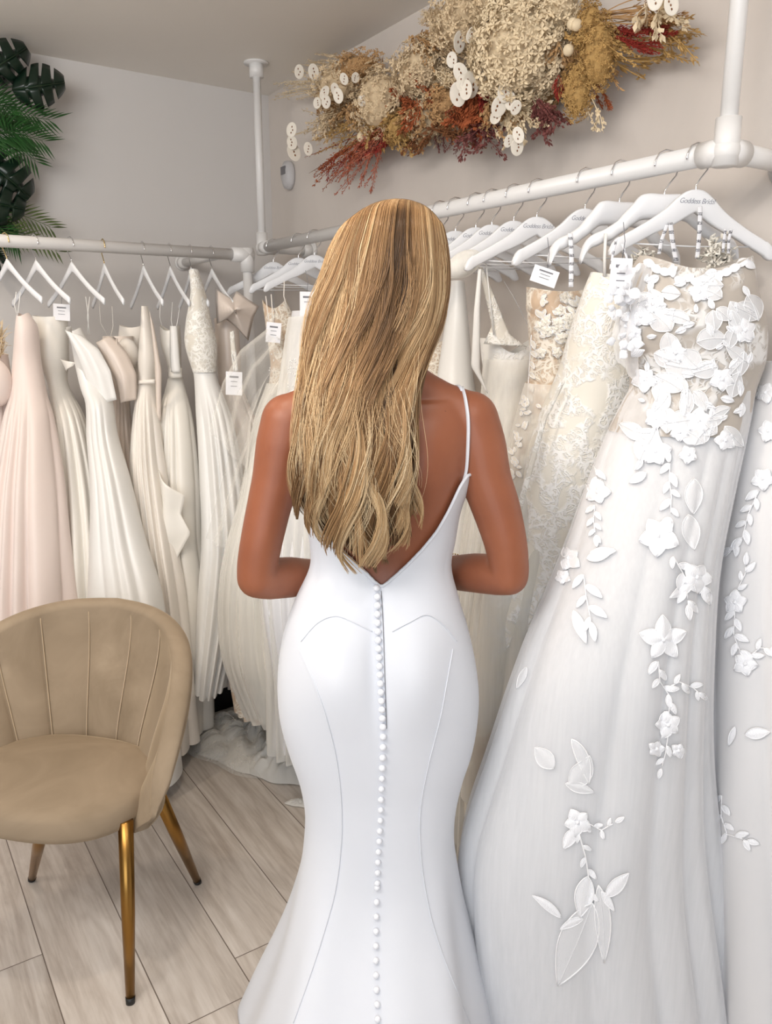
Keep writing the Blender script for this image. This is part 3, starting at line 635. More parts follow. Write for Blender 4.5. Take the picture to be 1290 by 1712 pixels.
D1R = [(428, 1068, 1256, 1.47, .05), (470, 1046, 1262, 1.47, .07), (540, 1036, 1276, 1.47, .09), (600, 1046, 1278, 1.47, .09), (650, 1052, 1260, 1.46, .085), (720, 1018, 1246, 1.45, .1), (800, 986, 1226, 1.43, .12), (950, 932, 1192, 1.4, .15), (1100, 872, 1184, 1.38, .17), (1250, 816, 1192, 1.40, .18), (1400, 768, 1210, 1.42, .19), (1550, 764, 1232, 1.44, .2), (1712, 778, 1258, 1.46, .21), (1775, 782, 1266, 1.46, .21)]
g = empty('wedding_dress', gown_base(D1R), 'white tulle ball gown with floral lace bodice and trailing flower appliques, front right', 'wedding dress', GH)
main_g = g
build('bodice', tube_cloth(D1R[:6], n=40, na=120, amp=.03, folds=6, start=.1, seed=70, neck=.026, neckpow=3), 'lace_bodice', g)
SKR = [(650, 1054, 1258, 1.46, .08)] + D1R[5:]
build('underskirt', tube_cloth(SKR, n=80, na=200, amp=.10, folds=6, start=.0, seed=73, inward=.035), 'white_lining', g)
skirt = build('tulle_overskirt', tube_cloth(SKR, n=80, na=200, amp=.10, folds=6, start=.0, seed=73), 'tulle_white', g)

# ------------------------------------------------------------------ raised lace motifs, lying on the cloth below them
def bvh_of(objs):
    vs = []; fs = []
    for o in objs:
        org = origin(o); b = len(vs); vs += [v.co + org for v in o.data.vertices]; fs += [tuple(i + b for i in p.vertices) for p in o.data.polygons]
    return BVHTree.FromPolygons(vs, fs)
class Surf:
    def __init__(s, objs, lift): s.b = bvh_of(objs); s.l = lift
    def hit(s, px, py, up=0.0):
        d = ray(px, py).normalized(); h = s.b.ray_cast(CAMP, d)
        return None if h[0] is None else h[0] - d * (s.l + up)
def leaf2d(x, y, L, ang, wr=.42, n=9, curve=0.0):
    """outline grid of a pointed leaf; returns rows of (left, mid, right) positions"""
    out = []
    for i in range(n):
        t = i / (n - 1); w = L * wr * .5 * (sin(pi * t ** .85) ** .9 if 0 < t < 1 else 0); a = ang + curve * t
        cx = x + cos(ang + curve * t * .5) * L * t; cy = y + sin(ang + curve * t * .5) * L * t
        nx, ny = -sin(a), cos(a); out.append(((cx + nx * w, cy + ny * w), (cx, cy), (cx - nx * w, cy - ny * w)))
    return out
def put_leaf(mb, cord, sf, x, y, L, ang, wr=.42, curve=0.0, dome=.0025, veins=False):
    n = 9 if L < 40 else 15; K = 3 if L < 40 else 7; rows = leaf2d(x, y, L, ang, wr, n, curve); vs = []
    for l, c, r in rows:
        for j in range(K):
            w = 2 * j / (K - 1); q = (lerp(l[0], c[0], w), lerp(l[1], c[1], w)) if w <= 1 else (lerp(c[0], r[0], w - 1), lerp(c[1], r[1], w - 1))
            h = sf.hit(q[0], q[1], dome * (1 - abs(w - 1)))
            if h is None: return False
            vs.append(h)
    mb.add(vs, [(i * K + j, i * K + j + 1, (i + 1) * K + j + 1, (i + 1) * K + j) for i in range(n - 1) for j in range(K - 1)])
    if cord is not None:
        up = (CAMP - vs[0]).normalized() * .0008
        cr = .0008 if L < 70 else .0014; cord.tube([vs[i * K] + up for i in range(n)], cr, 4); cord.tube([vs[i * K + K - 1] + up for i in range(n)], cr, 4)
        if veins: cord.tube([vs[i * K + K // 2] + up for i in range(n)], .0006, 4)
    return True
def put_flower(mb, cord, sf, x, y, R, n=5, a0=None, wr=.85):
    a0 = random.uniform(0, 6) if a0 is None else a0
    for i in range(n): put_leaf(mb, cord, sf, x, y, R * random.uniform(.9, 1.1), a0 + i * 2 * pi / n, wr, 0, .005)
    h = sf.hit(x, y, .004)
    if h is not None: mb.ball(h, .0035, 8, 5)
def put_stem(cord, sf, pts, r=.0011):
    hs = []
    for i in range(len(pts) - 1):
        for q in range(5):
            t = q / 5; h = sf.hit(lerp(pts[i][0], pts[i + 1][0], t), lerp(pts[i][1], pts[i + 1][1], t))
            if h is not None: hs.append(h)
    if len(hs) > 2: cord.tube(hs, r, 5)
def branch(mb, cord, sf, pts, step=16, L=24, wr=.42, r=.0011, jit=.3):
    put_stem(cord, sf, pts, r); acc = 0; side = 1
    for i in range(len(pts) - 1):
        dx = pts[i + 1][0] - pts[i][0]; dy = pts[i + 1][1] - pts[i][1]; ln = hypot(dx, dy); a = atan2(dy, dx); s = acc
        while s < ln:
            t = s / ln; put_leaf(mb, cord, sf, pts[i][0] + dx * t, pts[i][1] + dy * t, L * random.uniform(.75, 1.15), a + side * random.uniform(.6, 1.0), wr, -side * .3)
            side = -side; s += step
        acc = s - ln
    put_leaf(mb, cord, sf, pts[-1][0], pts[-1][1], L, a, wr)
bod = Surf([o for o in g.children if o.name.startswith('bodice')] + [skirt], .004)
def spray(parent, sf, fn, mat='applique_white', name='floral_applique', sheer=False):
    a, c = MB(), MB(); fn(a, c, sf)
    if not a.v and not c.v: return
    o = build(name, a, 'applique_sheer' if sheer else mat, parent) if a.v else None
    if c.v: build('cord_edging', c, 'applique_cord', o or parent)
def fl(lst): return lambda a, c, s: [put_flower(a, c, s, *q) for q in lst]
# bodice flowers, one part each
for x, y, r in [(1168, 488, 19), (1129, 590, 20), (1245, 552, 21), (1207, 634, 21), (1077, 634, 22), (1091, 508, 15), (1071, 529, 19), (1045, 545, 16), (1058, 560, 18), (1095, 755, 26), (1167, 703, 22), (1212, 736, 18), (1095, 700, 20), (1135, 722, 18), (1150, 760, 16)]:
    spray(g, bod, fl([(x, y, r)]), name='flower_applique')
def scatter(poly, n, Lr, seed, wr=(.5, .8)):
    rr = random.Random(seed)
    def fn(a, c, s):
        for _ in range(n):
            x = rr.uniform(poly[0], poly[2]); y = rr.uniform(poly[1], poly[3]); put_leaf(a, c, s, x, y, rr.uniform(*Lr), rr.uniform(0, 6.28), rr.uniform(*wr), rr.uniform(-.6, .6), .002, True)
    return fn
k_ = 0
for bx in [(1060, 440, 1130, 500), (1130, 450, 1200, 520), (1190, 460, 1260, 530), (1050, 500, 1120, 570), (1120, 520, 1190, 590), (1180, 530, 1260, 600), (1070, 580, 1140, 650), (1130, 600, 1200, 660), (1190, 600, 1255, 670), (1070, 650, 1140, 720), (1130, 660, 1200, 730), (1180, 660, 1245, 740), (1060, 700, 1120, 780)]:
    k_ += 1; spray(g, bod, scatter(bx, 4, (30, 56), k_), name='petal_applique', sheer=True)
    spray(g, bod, scatter(bx, 5, (12, 24), k_ + 50, (.4, .55)), name='leaf_applique')
spray(g, bod, lambda a, c, s: [put_leaf(a, c, s, 1075 + i * 13, 436 + 34 * sin(pi * i / 13) , 22, random.uniform(-.8, .8), .6) for i in range(14)], name='neckline_applique')
# frilled shoulder petals left of the bodice
m = MB()
for i in range(46):
    x = random.uniform(1022, 1062); y = random.uniform(455, 600); p = P(x, y, 1.44 + random.uniform(-.05, .03)); a = random.uniform(0, 6.28); q = Matrix.Rotation(-YAW, 3, 'Z') @ Matrix.Rotation(random.uniform(-.7, .7), 3, 'X')
    L = random.uniform(.014, .026); vs = []
    for t in np.linspace(0, 1, 7):
        w = L * .42 * sin(pi * t ** .8) if t < 1 else 0
        for sgn in (1, 0, -1): vs.append(p + q @ Vector((cos(a) * L * t - sin(a) * w * sgn, -.004 * (1 - abs(sgn)) - .006 * t, sin(a) * L * t + cos(a) * w * sgn)))
    m.add(vs, [(i2 * 3 + j, i2 * 3 + j + 1, i2 * 3 + j + 4, i2 * 3 + j + 3) for i2 in range(6) for j in range(2)])
build('petal_sleeve', m, 'applique_white', g)
build('sleeve_tulle', sheet(pl([(1070, 440), (1040, 490), (1022, 560), (1030, 600)], 1.45), pl([(1090, 440), (1075, 500), (1066, 580), (1070, 650)], 1.42), 20, 10, ripple=.006, nr=2), 'tulle_white', g)
# skirt sprays
sprays = [
 lambda a, c, s: (branch(a, c, s, [(1120, 775), (1118, 800), (1122, 830), (1120, 865)], 15, 26), put_leaf(a, c, s, 1080, 790, 34, 2.6, .45)),
 lambda a, c, s: (put_flower(a, c, s, 1100, 896, 36, 5, .4, .8), branch(a, c, s, [(1125, 930), (1145, 965), (1150, 1010)], 16, 28)),
 lambda a, c, s: (put_flower(a, c, s, 1165, 965, 26, 5, .2), put_leaf(a, c, s, 1160, 975, 48, 2.6, .35), put_leaf(a, c, s, 1175, 980, 34, 1.2, .5)),
 lambda a, c, s: (branch(a, c, s, [(996, 750), (992, 775), (998, 800)], 12, 22), put_flower(a, c, s, 998, 822, 21), branch(a, c, s, [(994, 845), (992, 870), (995, 895)], 10, 20)),
 lambda a, c, s: (put_flower(a, c, s, 949, 933, 22), put_leaf(a, c, s, 980, 935, 50, -.35, .4), put_leaf(a, c, s, 985, 925, 45, -.1, .35), put_flower(a, c, s, 940, 965, 13)),
 lambda a, c, s: (branch(a, c, s, [(975, 960), (980, 1000), (988, 1040)], 18, 34, .36), put_leaf(a, c, s, 958, 1020, 60, 1.2, .3)),
 lambda a, c, s: (put_flower(a, c, s, 1109, 1070, 40, 5, .9, .62), branch(a, c, s, [(1100, 1105), (1103, 1140), (1120, 1165), (1117, 1200)], 15, 26)),
 lambda a, c, s: (put_flower(a, c, s, 1117, 1212, 22), put_flower(a, c, s, 1097, 1252, 14), put_flower(a, c, s, 1134, 1255, 13), branch(a, c, s, [(1117, 1225), (1112, 1260), (1105, 1285)], 22, 18)),
 lambda a, c, s: branch(a, c, s, [(1115, 1150), (1135, 1140), (1158, 1150), (1168, 1158)], 14, 20),
 lambda a, c, s: (put_flower(a, c, s, 965, 1375, 24), put_leaf(a, c, s, 962, 1385, 40, 2.1, .5), branch(a, c, s, [(980, 1375), (1005, 1388), (1028, 1375)], 14, 18)),
 lambda a, c, s: branch(a, c, s, [(968, 1395), (978, 1430), (983, 1460), (985, 1500)], 20, 20, .4, .0016),
 lambda a, c, s: (put_leaf(a, c, s, 982, 1465, 70, 1.75, .45), put_leaf(a, c, s, 1012, 1500, 56, -.8, .4), put_leaf(a, c, s, 1005, 1490, 40, 1.0, .3)),
 lambda a, c, s: (put_leaf(a, c, s, 975, 1536, 44, 2.9, .3, -.4), put_leaf(a, c, s, 938, 1535, 62, 3.95, .22, -.3)),
]
for f in sprays: spray(g, Surf([skirt], .003), f)
for f in [lambda a, c, s: put_leaf(a, c, s, 990, 1510, 150, 1.92, .42, .1, .002, True), lambda a, c, s: put_leaf(a, c, s, 1000, 1480, 130, 1.4, .2, .2, .002, True),
          lambda a, c, s: (put_leaf(a, c, s, 950, 1312, 60, -.5, .6, -.9), put_leaf(a, c, s, 955, 1236, 80, .9, .25, .6), put_leaf(a, c, s, 925, 1285, 48, 4.0, .6), put_leaf(a, c, s, 945, 1310, 50, .3, .35)),
          lambda a, c, s: (put_leaf(a, c, s, 1150, 860, 60, 1.4, .5), put_leaf(a, c, s, 1160, 800, 60, 1.6, .5), put_leaf(a, c, s, 880, 1115, 40, 2.0, .3))]:
    spray(g, Surf([skirt], .0025), f, sheer=True, name='sheer_leaf_applique')
es = Surf([edge_o], .004)
for f in [fl([(1279, 656, 18)]), fl([(1284, 720, 20)]), lambda a, c, s: (put_flower(a, c, s, 1275, 800, 20), branch(a, c, s, [(1268, 820), (1250, 860), (1240, 900), (1222, 915)], 14, 26)),
          lambda a, c, s: (put_flower(a, c, s, 1228, 1007, 21), branch(a, c, s, [(1232, 985), (1245, 960), (1246, 945)], 16, 22), branch(a, c, s, [(1228, 1020), (1226, 1060), (1240, 1100)], 14, 26)),
          lambda a, c, s: (put_flower(a, c, s, 1245, 1110, 20), branch(a, c, s, [(1255, 1095), (1270, 1083), (1286, 1085)], 13, 22)),
          lambda a, c, s: branch(a, c, s, [(1206, 1330), (1205, 1365), (1215, 1395), (1248, 1405)], 16, 22), lambda a, c, s: (put_leaf(a, c, s, 1245, 1228, 42, -.1, .45), put_leaf(a, c, s, 1228, 1215, 34, 1.9, .3))]:
    spray(edge_g, es, f)
# corset: leafy trim down the side
cs = Surf([o for o in corset.children if o.name.startswith(('gown_body', 'lace_cup'))], .004)
spray(corset, cs, lambda a, c, s: (branch(a, c, s, [(888, 560), (884, 620), (882, 660), (878, 700)], 9, 15), [put_flower(a, c, s, random.uniform(890, 975), random.uniform(495, 600), 10) for _ in range(16)]), mat='applique_cream')
spray(corset, cs, lambda a, c, s: [put_leaf(a, c, s, random.uniform(888, 978), random.uniform(492, 575), random.uniform(9, 20), random.uniform(0, 6), .5) for _ in range(46)], mat='applique_cream', name='leaf_applique')
spray(corset, Surf([o for o in corset.children if o.name.startswith('lace_overskirt')], .003), lambda a, c, s: [put_leaf(a, c, s, random.gauss(871 - (y - 700) * .22, 6), y, random.uniform(8, 15), random.uniform(0, 6), .5) for y in [660 + 4 * i for i in range(40)]], mat='applique_cream', name='leaf_applique')
# fluffy lace gown behind the front gown, on the padded hanger
g, _ = gown('wedding_dress', [(432, 1080, 1235, 1.62, .03), (480, 1070, 1235, 1.62, .05), (560, 1080, 1225, 1.62, .06), (640, 1090, 1210, 1.62, .05), (800, 1100, 1240, 1.62, .08), (1000, 1100, 1250, 1.62, .1), (1500, 1090, 1260, 1.64, .12)], 'lace_edge',
    'frilled lace gown peeking above the front floral bodice, on printed white straps', group=GH, folds=8, amp=.12, seed=81, start=.3, neck=.02)
m = MB()
for i in range(150):
    if i % 3: x, y = random.gauss(1198, 13), random.gauss(428, 13)
    else: x, y = random.gauss(1075, 9), random.gauss(432, 7)
    p = P(x, y, 1.58 + random.uniform(-.02, .03)); m.tube([p + Vector((random.uniform(-.008, .008), random.uniform(-.008, .008), random.uniform(-.008, .008))) for _ in range(4)], .0016, 5, flat=(2.2, .5))
build('lace_frill', m, 'applique_cream', g)
m = MB(); m.ball(P(1200, 440, 1.6), .028, 16, 10, sc=(1, .6, 1)); build('cup', m, 'lace_edge', g)
# printed ribbon loops
k = NT('printed_ribbon'); gz = k.n('ShaderNodeSeparateXYZ', {0: k.geo()}).outputs[2]
k.set(Base_Color=k.mix(k.math('MULTIPLY', k.math('LESS_THAN', k.math('FRACT', k.math('MULTIPLY', gz, 62)), .36), k.math('LESS_THAN', k.noise(k.geo(), 900, 0), .56)), srgb(228, 228, 232), srgb(96, 96, 102)), Roughness=.5); MAT['printed_ribbon'] = k.m
def ribbon(parent, pts, D, w): 
    build('printed_ribbon', sheet(pl([(p[0] - w / 2, p[1]) for p in pts], D), pl([(p[0] + w / 2, p[1]) for p in pts], D), 20, 4), 'printed_ribbon', parent, mods=SOL)
for pts, w in [([(1120, 372), (1123, 400), (1130, 438)], 8), ([(1115, 375), (1106, 400), (1101, 425)], 6), ([(1170, 345), (1169, 385), (1165, 432)], 7), ([(1212, 383), (1210, 400), (1208, 422)], 5), ([(1222, 383), (1218, 400), (1217, 424)], 5)]: ribbon(g, pts, 1.56, w)
ribbon(corset, [(953, 390), (955, 430), (954, 480)], 1.66, 8)
ribbon(main_g, [(1040, 408), (1047, 430), (1049, 462)], 1.42, 4); ribbon(main_g, [(1030, 400), (1024, 425), (1020, 450)], 1.44, 4)
price_tag(main_g, 1037, 462, 34, 56, 1.40, 2, 4)

# ------------------------------------------------------------------ the bride
BD = 1.38
bx, by, bz = cg(636, 1000, BD); bride_loc = W(bx, BD, 0)
bride = empty('person', bride_loc, 'woman with long wavy blonde hair seen from behind in a white low-back gown', 'person')
def zt(py): return cg(0, py, BD)[2]
# silhouette table keyed by height (negated so keys increase)
BODY = [(672, 492, 792, .070), (700, 476, 802, .088), (740, 478, 798, .100), (790, 487, 787, .106), (850, 511, 766, .102), (900, 521, 757, .092), (945, 522, 750, .086), (1000, 498, 763, .092), (1050, 480, 778, .105), (1100, 471, 789, .116), (1150, 469, 795, .120), (1200, 474, 793, .116), (1250, 488, 784, .108), (1300, 505, 768, .100), (1350, 514, 757, .098), (1400, 512, 754, .100), (1450, 504, 759, .108), (1500, 492, 766, .122), (1550, 477, 776, .140), (1600, 458, 786, .160), (1650, 436, 797, .182), (1712, 408, 810, .205), (1756, 388, 820, .220)]
BROW = []
for py, L, R, b in BODY:
    z = zt(py); BROW.append((-z, (cg(L, py, BD)[0] + cg(R, py, BD)[0]) / 2, (cg(R, py, BD)[0] - cg(L, py, BD)[0]) / 2, b))
def gau(x, s): return exp(-(x / s) ** 2)
def bpos(t, z, off=0.0, skirt_=False):
    cx, a, b = table(BROW, -z); a += off; b += off
    n = 2.35; c, s = cos(t), sin(t)
    x = a * abs(c) ** (2 / n) * (1 if c > 0 else -1); y = b * abs(s) ** (2 / n) * (1 if s > 0 else -1)
    if s < 0:
        k2 = min(1, -s * 2)
        hz = gau(z - .90, .10); y -= k2 * .026 * hz * (gau(x - .072, .058) + gau(x + .072, .058)); y += k2 * .010 * hz * gau(x, .018)
        y -= k2 * .011 * gau(z - 1.25, .075) * (gau(x - .085, .045) + gau(x + .085, .045))
        y += k2 * .010 * gau(x, .022) * smooth01((z - 1.02) / .1) * (1 - smooth01((z - 1.38) / .08))
        y += k2 * .012 * gau(z - 1.06, .08)
    elif s > 0: y += min(1, s * 2) * .035 * gau(z - 1.20, .065) * (gau(x - .075, .055) + gau(x + .075, .055))
    return cx + x, BD + y, z
def Z(py): return zt(py)
# --- body: overlapping closed lofts fused into one continuous skin
bm_ = MB()
def ringloft(pts, caps=True, n=24):
    rings = []
    for (c, rx, ry, R) in pts:
        rings.append([Vector(c) + R @ Vector((rx * cos(2 * pi * j / n), ry * sin(2 * pi * j / n), 0)) for j in range(n)])
    bm_.loft(rings, caps=caps)
zs = np.linspace(Z(668), .86, 60); rings = []
for z in zs:
    rings.append([Vector(bpos(2 * pi * j / 64, z, -.004)) for j in range(64)])
bm_.loft(rings[::-1], caps=True)
def limb(pts, n=20):
    """pts: (position, radius) ; dense, resampled"""
    P_ = [Vector(p) for p, r in pts]; out = []; rr = []
    for i in range(len(P_) - 1):
        for q in range(6):
            t = q / 6; a, b, c, d = P_[max(i - 1, 0)], P_[i], P_[i + 1], P_[min(i + 2, len(P_) - 1)]
            out.append(.5 * ((2 * b) + (c - a) * t + (2 * a - 5 * b + 4 * c - d) * t * t + (3 * b - a - 3 * c + d) * t ** 3)); rr.append(lerp(pts[i][1], pts[i + 1][1], t))
    out.append(P_[-1]); rr.append(pts[-1][1]); bm_.tube(out, rr, n)
    bm_.ball(P_[0], pts[0][1], 18, 12); bm_.ball(P_[-1], pts[-1][1], 18, 12)
def C(px, py, D): return cg(px, py, D)
# shoulders and trapezius
limb([(C(648, 612, 1.375), .050), (C(685, 650, 1.37), .044), (C(735, 676, 1.37), .040), (C(787, 700, 1.37), .046)])
limb([(C(636, 612, 1.375), .050), (C(590, 652, 1.37), .044), (C(540, 676, 1.37), .040), (C(483, 702, 1.37), .045)])
bm_.ball(C(640, 668, 1.37), .075, 24, 16, sc=(1.3, .75, .8))
limb([(C(638, 650, 1.375), .056), (C(645, 600, 1.385), .051), (C(652, 540, 1.40), .054)])
# arms
limb([(C(785, 702, 1.37), .050), (C(799, 745, 1.365), .0485), (C(812, 800, 1.36), .0445), (C(829, 850, 1.355), .0425), (C(843, 900, 1.35), .0385), (C(850, 940, 1.35), .0355), (C(850, 962, 1.352), .0355)])
limb([(C(850, 962, 1.352), .0355), (C(832, 961, 1.375), .0375), (C(795, 958, 1.42), .0375), (C(760, 957, 1.48), .034), (C(738, 952, 1.53), .027), (C(722, 948, 1.56), .024)])
limb([(C(482, 704, 1.37), .0475), (C(472, 745, 1.365), .0465), (C(461, 800, 1.36), .0415), (C(449, 850, 1.355), .039), (C(438, 900, 1.35), .0375), (C(431, 940, 1.35), .0365), (C(430, 966, 1.352), .0365)])
limb([(C(430, 966, 1.352), .0365), (C(450, 967, 1.375), .0385), (C(485, 965, 1.42), .0385), (C(515, 963, 1.48), .034), (C(538, 958, 1.53), .027), (C(553, 953, 1.56), .024)])
# hands, resting over each other in front of the waist
def hand(w0, w1, sgn):
    w0, w1 = Vector(w0), Vector(w1); d = (w1 - w0).normalized(); upv = Vector((0, 0, 1)); side = d.cross(upv).normalized(); palm = w1 + d * .045
    bm_.ball(w1 + d * .040, .040, 18, 12, R=Matrix((d, upv.cross(d).normalized(), upv)).transposed(), sc=(1.15, .36, .95))
    bm_.tube([w1 - d * .02, w1 + d * .03], [.022, .024], 14)
    for i, L in enumerate((.070, .078, .073, .058)):
        b = palm + d * .03 + upv * (.030 - .0200 * i); inw = Vector((0, -1, 0)) * .3
        pts = [b - d * .03, b, b + (d + inw * .3).normalized() * L * .45, b + (d + inw * .3).normalized() * L * .45 + (d + inw * 1.2).normalized() * L * .3, b + (d + inw * .3).normalized() * L * .45 + (d + inw * 1.2).normalized() * L * .3 + (d + inw * 2.2).normalized() * L * .27]
        bm_.tube(pts, [.0078, .0076, .0072, .0066, .0056], 10); bm_.ball(pts[-1], .0062, 10, 6)
    b = w1 + d * .018 + upv * .022; q = (d * .8 + upv * .75 + Vector((0, .15, 0))).normalized()
    bm_.tube([b, b + q * .03, b + (q * .03 + (d + upv * .35).normalized() * .028)], [.0115, .0098, .0078], 10); bm_.ball(b + (q * .03 + (d + upv * .35).normalized() * .028), .0078, 10, 6)
hand(C(738, 952, 1.53), C(722, 948, 1.56), 1); hand(C(538, 958, 1.53), C(553, 953, 1.58), -1)
# head with a face turned away from the viewer
hc = Vector(C(655, 462, 1.405))
bm_.ball(hc + Vector((0, -.008, .018)), .1, 28, 20, sc=(.76, .93, .92))
bm_.ball(hc + Vector((0, .028, -.04)), .07, 24, 16, sc=(.84, .86, 1.05))
bm_.ball(hc + Vector((0, .058, -.088)), .026, 16, 10)                     # chin
bm_.tube([hc + Vector((0, .088, .012)), hc + Vector((0, .106, -.025)), hc + Vector((0, .092, -.036))], [.009, .013, .011], 12)   # nose
for sx in (-1, 1):
    bm_.ball(hc + Vector((sx * .03, .072, .028)), .02, 12, 8, sc=(1.2, .6, .35))   # brow
    bm_.ball(hc + Vector((sx * .032, .045, -.028)), .031, 16, 10)                    # cheek
    bm_.ball(hc + Vector((sx * .030, .0755, .0155)), .0135, 14, 8, sc=(1.3, .8, .55))                   # eye
    bm_.ball(hc + Vector((sx * .077, .0, -.01)), .028, 14, 10, sc=(.28, .55, 1.05))  # ear
    bm_.ball(hc + Vector((sx * .010, .086, -.056)), .011, 12, 8, sc=(1.5, .8, .55))  # lips
bm_.ball(hc + Vector((0, .085, -.064)), .012, 12, 8, sc=(1.6, .8, .6))
# legs and feet inside the skirt
for sx in (-1, 1):
    X0 = bx + sx * .072; limb([((X0, BD - .01, .88), .078), ((X0, BD, .72), .066), ((bx + sx * .075, BD, .50), .056), ((bx + sx * .07, BD - .012, .36), .054), ((bx + sx * .065, BD, .12), .034), ((bx + sx * .065, BD + .0, .06), .034)])
    limb([((bx + sx * .065, BD - .02, .035), .03), ((bx + sx * .068, BD + .07, .03), .03), ((bx + sx * .072, BD + .15, .022), .02)])
bm_.v = [W(*v) for v in bm_.v]
body = build('body', bm_, 'skin', bride)
rm = body.modifiers.new('fuse', 'REMESH'); rm.mode = 'VOXEL'; rm.voxel_size = .0038; rm.use_smooth_shade = True
sm = body.modifiers.new('soften', 'SMOOTH'); sm.factor = .5; sm.iterations = 8
bpy.context.view_layer.update()
me2 = bpy.data.meshes.new_from_object(body.evaluated_get(bpy.context.evaluated_depsgraph_get()))
body.modifiers.clear(); body.data = me2; me2.shade_smooth()
if not me2.materials: me2.materials.append(MAT['skin'])

# --- the bridal gown
def Vback(px):       # lower edge of the open back, as image rows
    return table([(487, 792), (500, 806), (515, 840), (540, 884), (580, 928), (612, 958), (634, 979), (640, 979), (652, 970), (690, 935), (728, 891), (752, 850), (770, 812), (787, 788)], px)[0]
NA = 240; rings = [[] for _ in range(150)]
for j in range(NA):
    t = 2 * pi * j / NA; x, y, z = bpos(t, Z(880)); s = sin(t)
    ztop = None
    if s <= .05:
        # march down until the surface lies under the V line
        for py in np.arange(785, 985, 1.0):
            q = bpos(t, Z(py), .0045); d = q[1] * cos(TH) - (q[2] - CH) * sin(TH)
            ppx = 645 + FPX * q[0] / d; ppy = 856 - FPX * (q[1] * sin(TH) + (q[2] - CH) * cos(TH)) / d
            if ppy >= Vback(ppx): ztop = q[2]; break
        if ztop is None: ztop = Z(985)
    else: ztop = Z(795) + .045 * smooth01(s) * (1 - .35 * gau(bpos(t, 1.2)[0] - bx, .03))
    for i in range(150):
        f = i / 149; z2 = lerp(ztop, .004, f ** 1.0)
        o_ = .0045 + .0012 * smooth01((z2 - .6) / -.3)
        q = Vector(bpos(t, z2, o_)); low = smooth01((.55 - z2) / .5)
        fold = low * (.014 * sin(5 * t + .6) + .008 * sin(9 * t + 2))
        q.x += fold * cos(t); q.y += fold * sin(t) - (.10 * low ** 2 * max(0, -s))
        rings[i].append(Vector(W(*q)))
mb = MB(); mb.loft(rings)
dress = build('wedding_gown', mb, 'crepe_white', bride, mods=[('SOLIDIFY', dict(thickness=.002, offset=1))])
dress['label'] = 'white crepe mermaid gown with buttoned open back'
ds = Surf([dress], .0032)
def on_tube(sf, pts, r, name, mat, parent, n=7, dens=8, flat=None, up=0.0):
    hs = []
    for i in range((len(pts) - 1) * dens + 1):
        k2 = min(i / dens, len(pts) - 1.0001); a = int(k2); t = k2 - a
        p0, p1, p2, p3 = pts[max(a - 1, 0)], pts[a], pts[a + 1], pts[min(a + 2, len(pts) - 1)]
        q = [.5 * (2 * p1[c] + (p2[c] - p0[c]) * t + (2 * p0[c] - 5 * p1[c] + 4 * p2[c] - p3[c]) * t * t + (3 * p1[c] - p0[c] - 3 * p2[c] + p3[c]) * t ** 3) for c in (0, 1)]
        h = sf.hit(q[0], q[1], up)
        if h is not None: hs.append(h)
    if len(hs) < 3: return None
    m = MB(); m.tube(hs, r, n, flat=flat); return build(name, m, mat, parent)
on_tube(ds, [(500, 1085), (524, 1140), (545, 1200), (562, 1270), (570, 1340), (570, 1410), (560, 1490), (538, 1570), (515, 1640), (490, 1710)], .0010, 'princess_seam', 'crepe_white', dress, up=-.0016)
on_tube(ds, [(757, 1085), (747, 1140), (736, 1200), (716, 1280), (703, 1350), (702, 1410), (708, 1470), (722, 1540), (745, 1610), (786, 1710)], .0010, 'princess_seam', 'crepe_white', dress, up=-.0016)
on_tube(ds, [(503, 1072), (530, 1042), (560, 1030), (590, 1040), (622, 1056)], .0009, 'waist_seam', 'crepe_white', dress, up=-.0017)
on_tube(ds, [(655, 1056), (685, 1040), (712, 1028), (738, 1042), (764, 1072)], .0009, 'waist_seam', 'crepe_white', dress, up=-.0017)
# neckline binding along the V
rim = [rings[0][j] for j in range(NA) if sin(2 * pi * j / NA) <= .2]
jj = [j for j in range(int(NA * .47), int(NA * 1.03))]; m = MB(); m.tube([rings[0][j % NA] for j in jj], .0028, 8); build('neckline_binding', m, 'crepe_white', dress)
# buttons
ys = [972, 983] + list(np.arange(998, 1225, 14.5)) + list(np.arange(1232, 1480, 17.5)) + list(np.arange(1484, 1712, 24.5))
def bxx(y): return table([(972, 626), (990, 630), (1050, 631), (1150, 636), (1225, 640), (1300, 638), (1380, 635), (1450, 631), (1600, 628), (1712, 631)], y)[0]
for y in ys:
    h = ds.hit(bxx(y), y, .0015)
    if h is None: h = ds.hit(bxx(y) - 4, y + 4, .0015)
    if h is None: continue
    m = MB(); m.ball(h, .0062 if y < 1300 else .0056, 12, 8); build('covered_button', m, 'button_satin', dress)
z_ = [(637, 988), (640, 1040), (642, 1100), (644, 1160), (646, 1218)]
on_tube(ds, z_, .0006, 'back_closure', 'zip_dark', dress, up=-.0012)
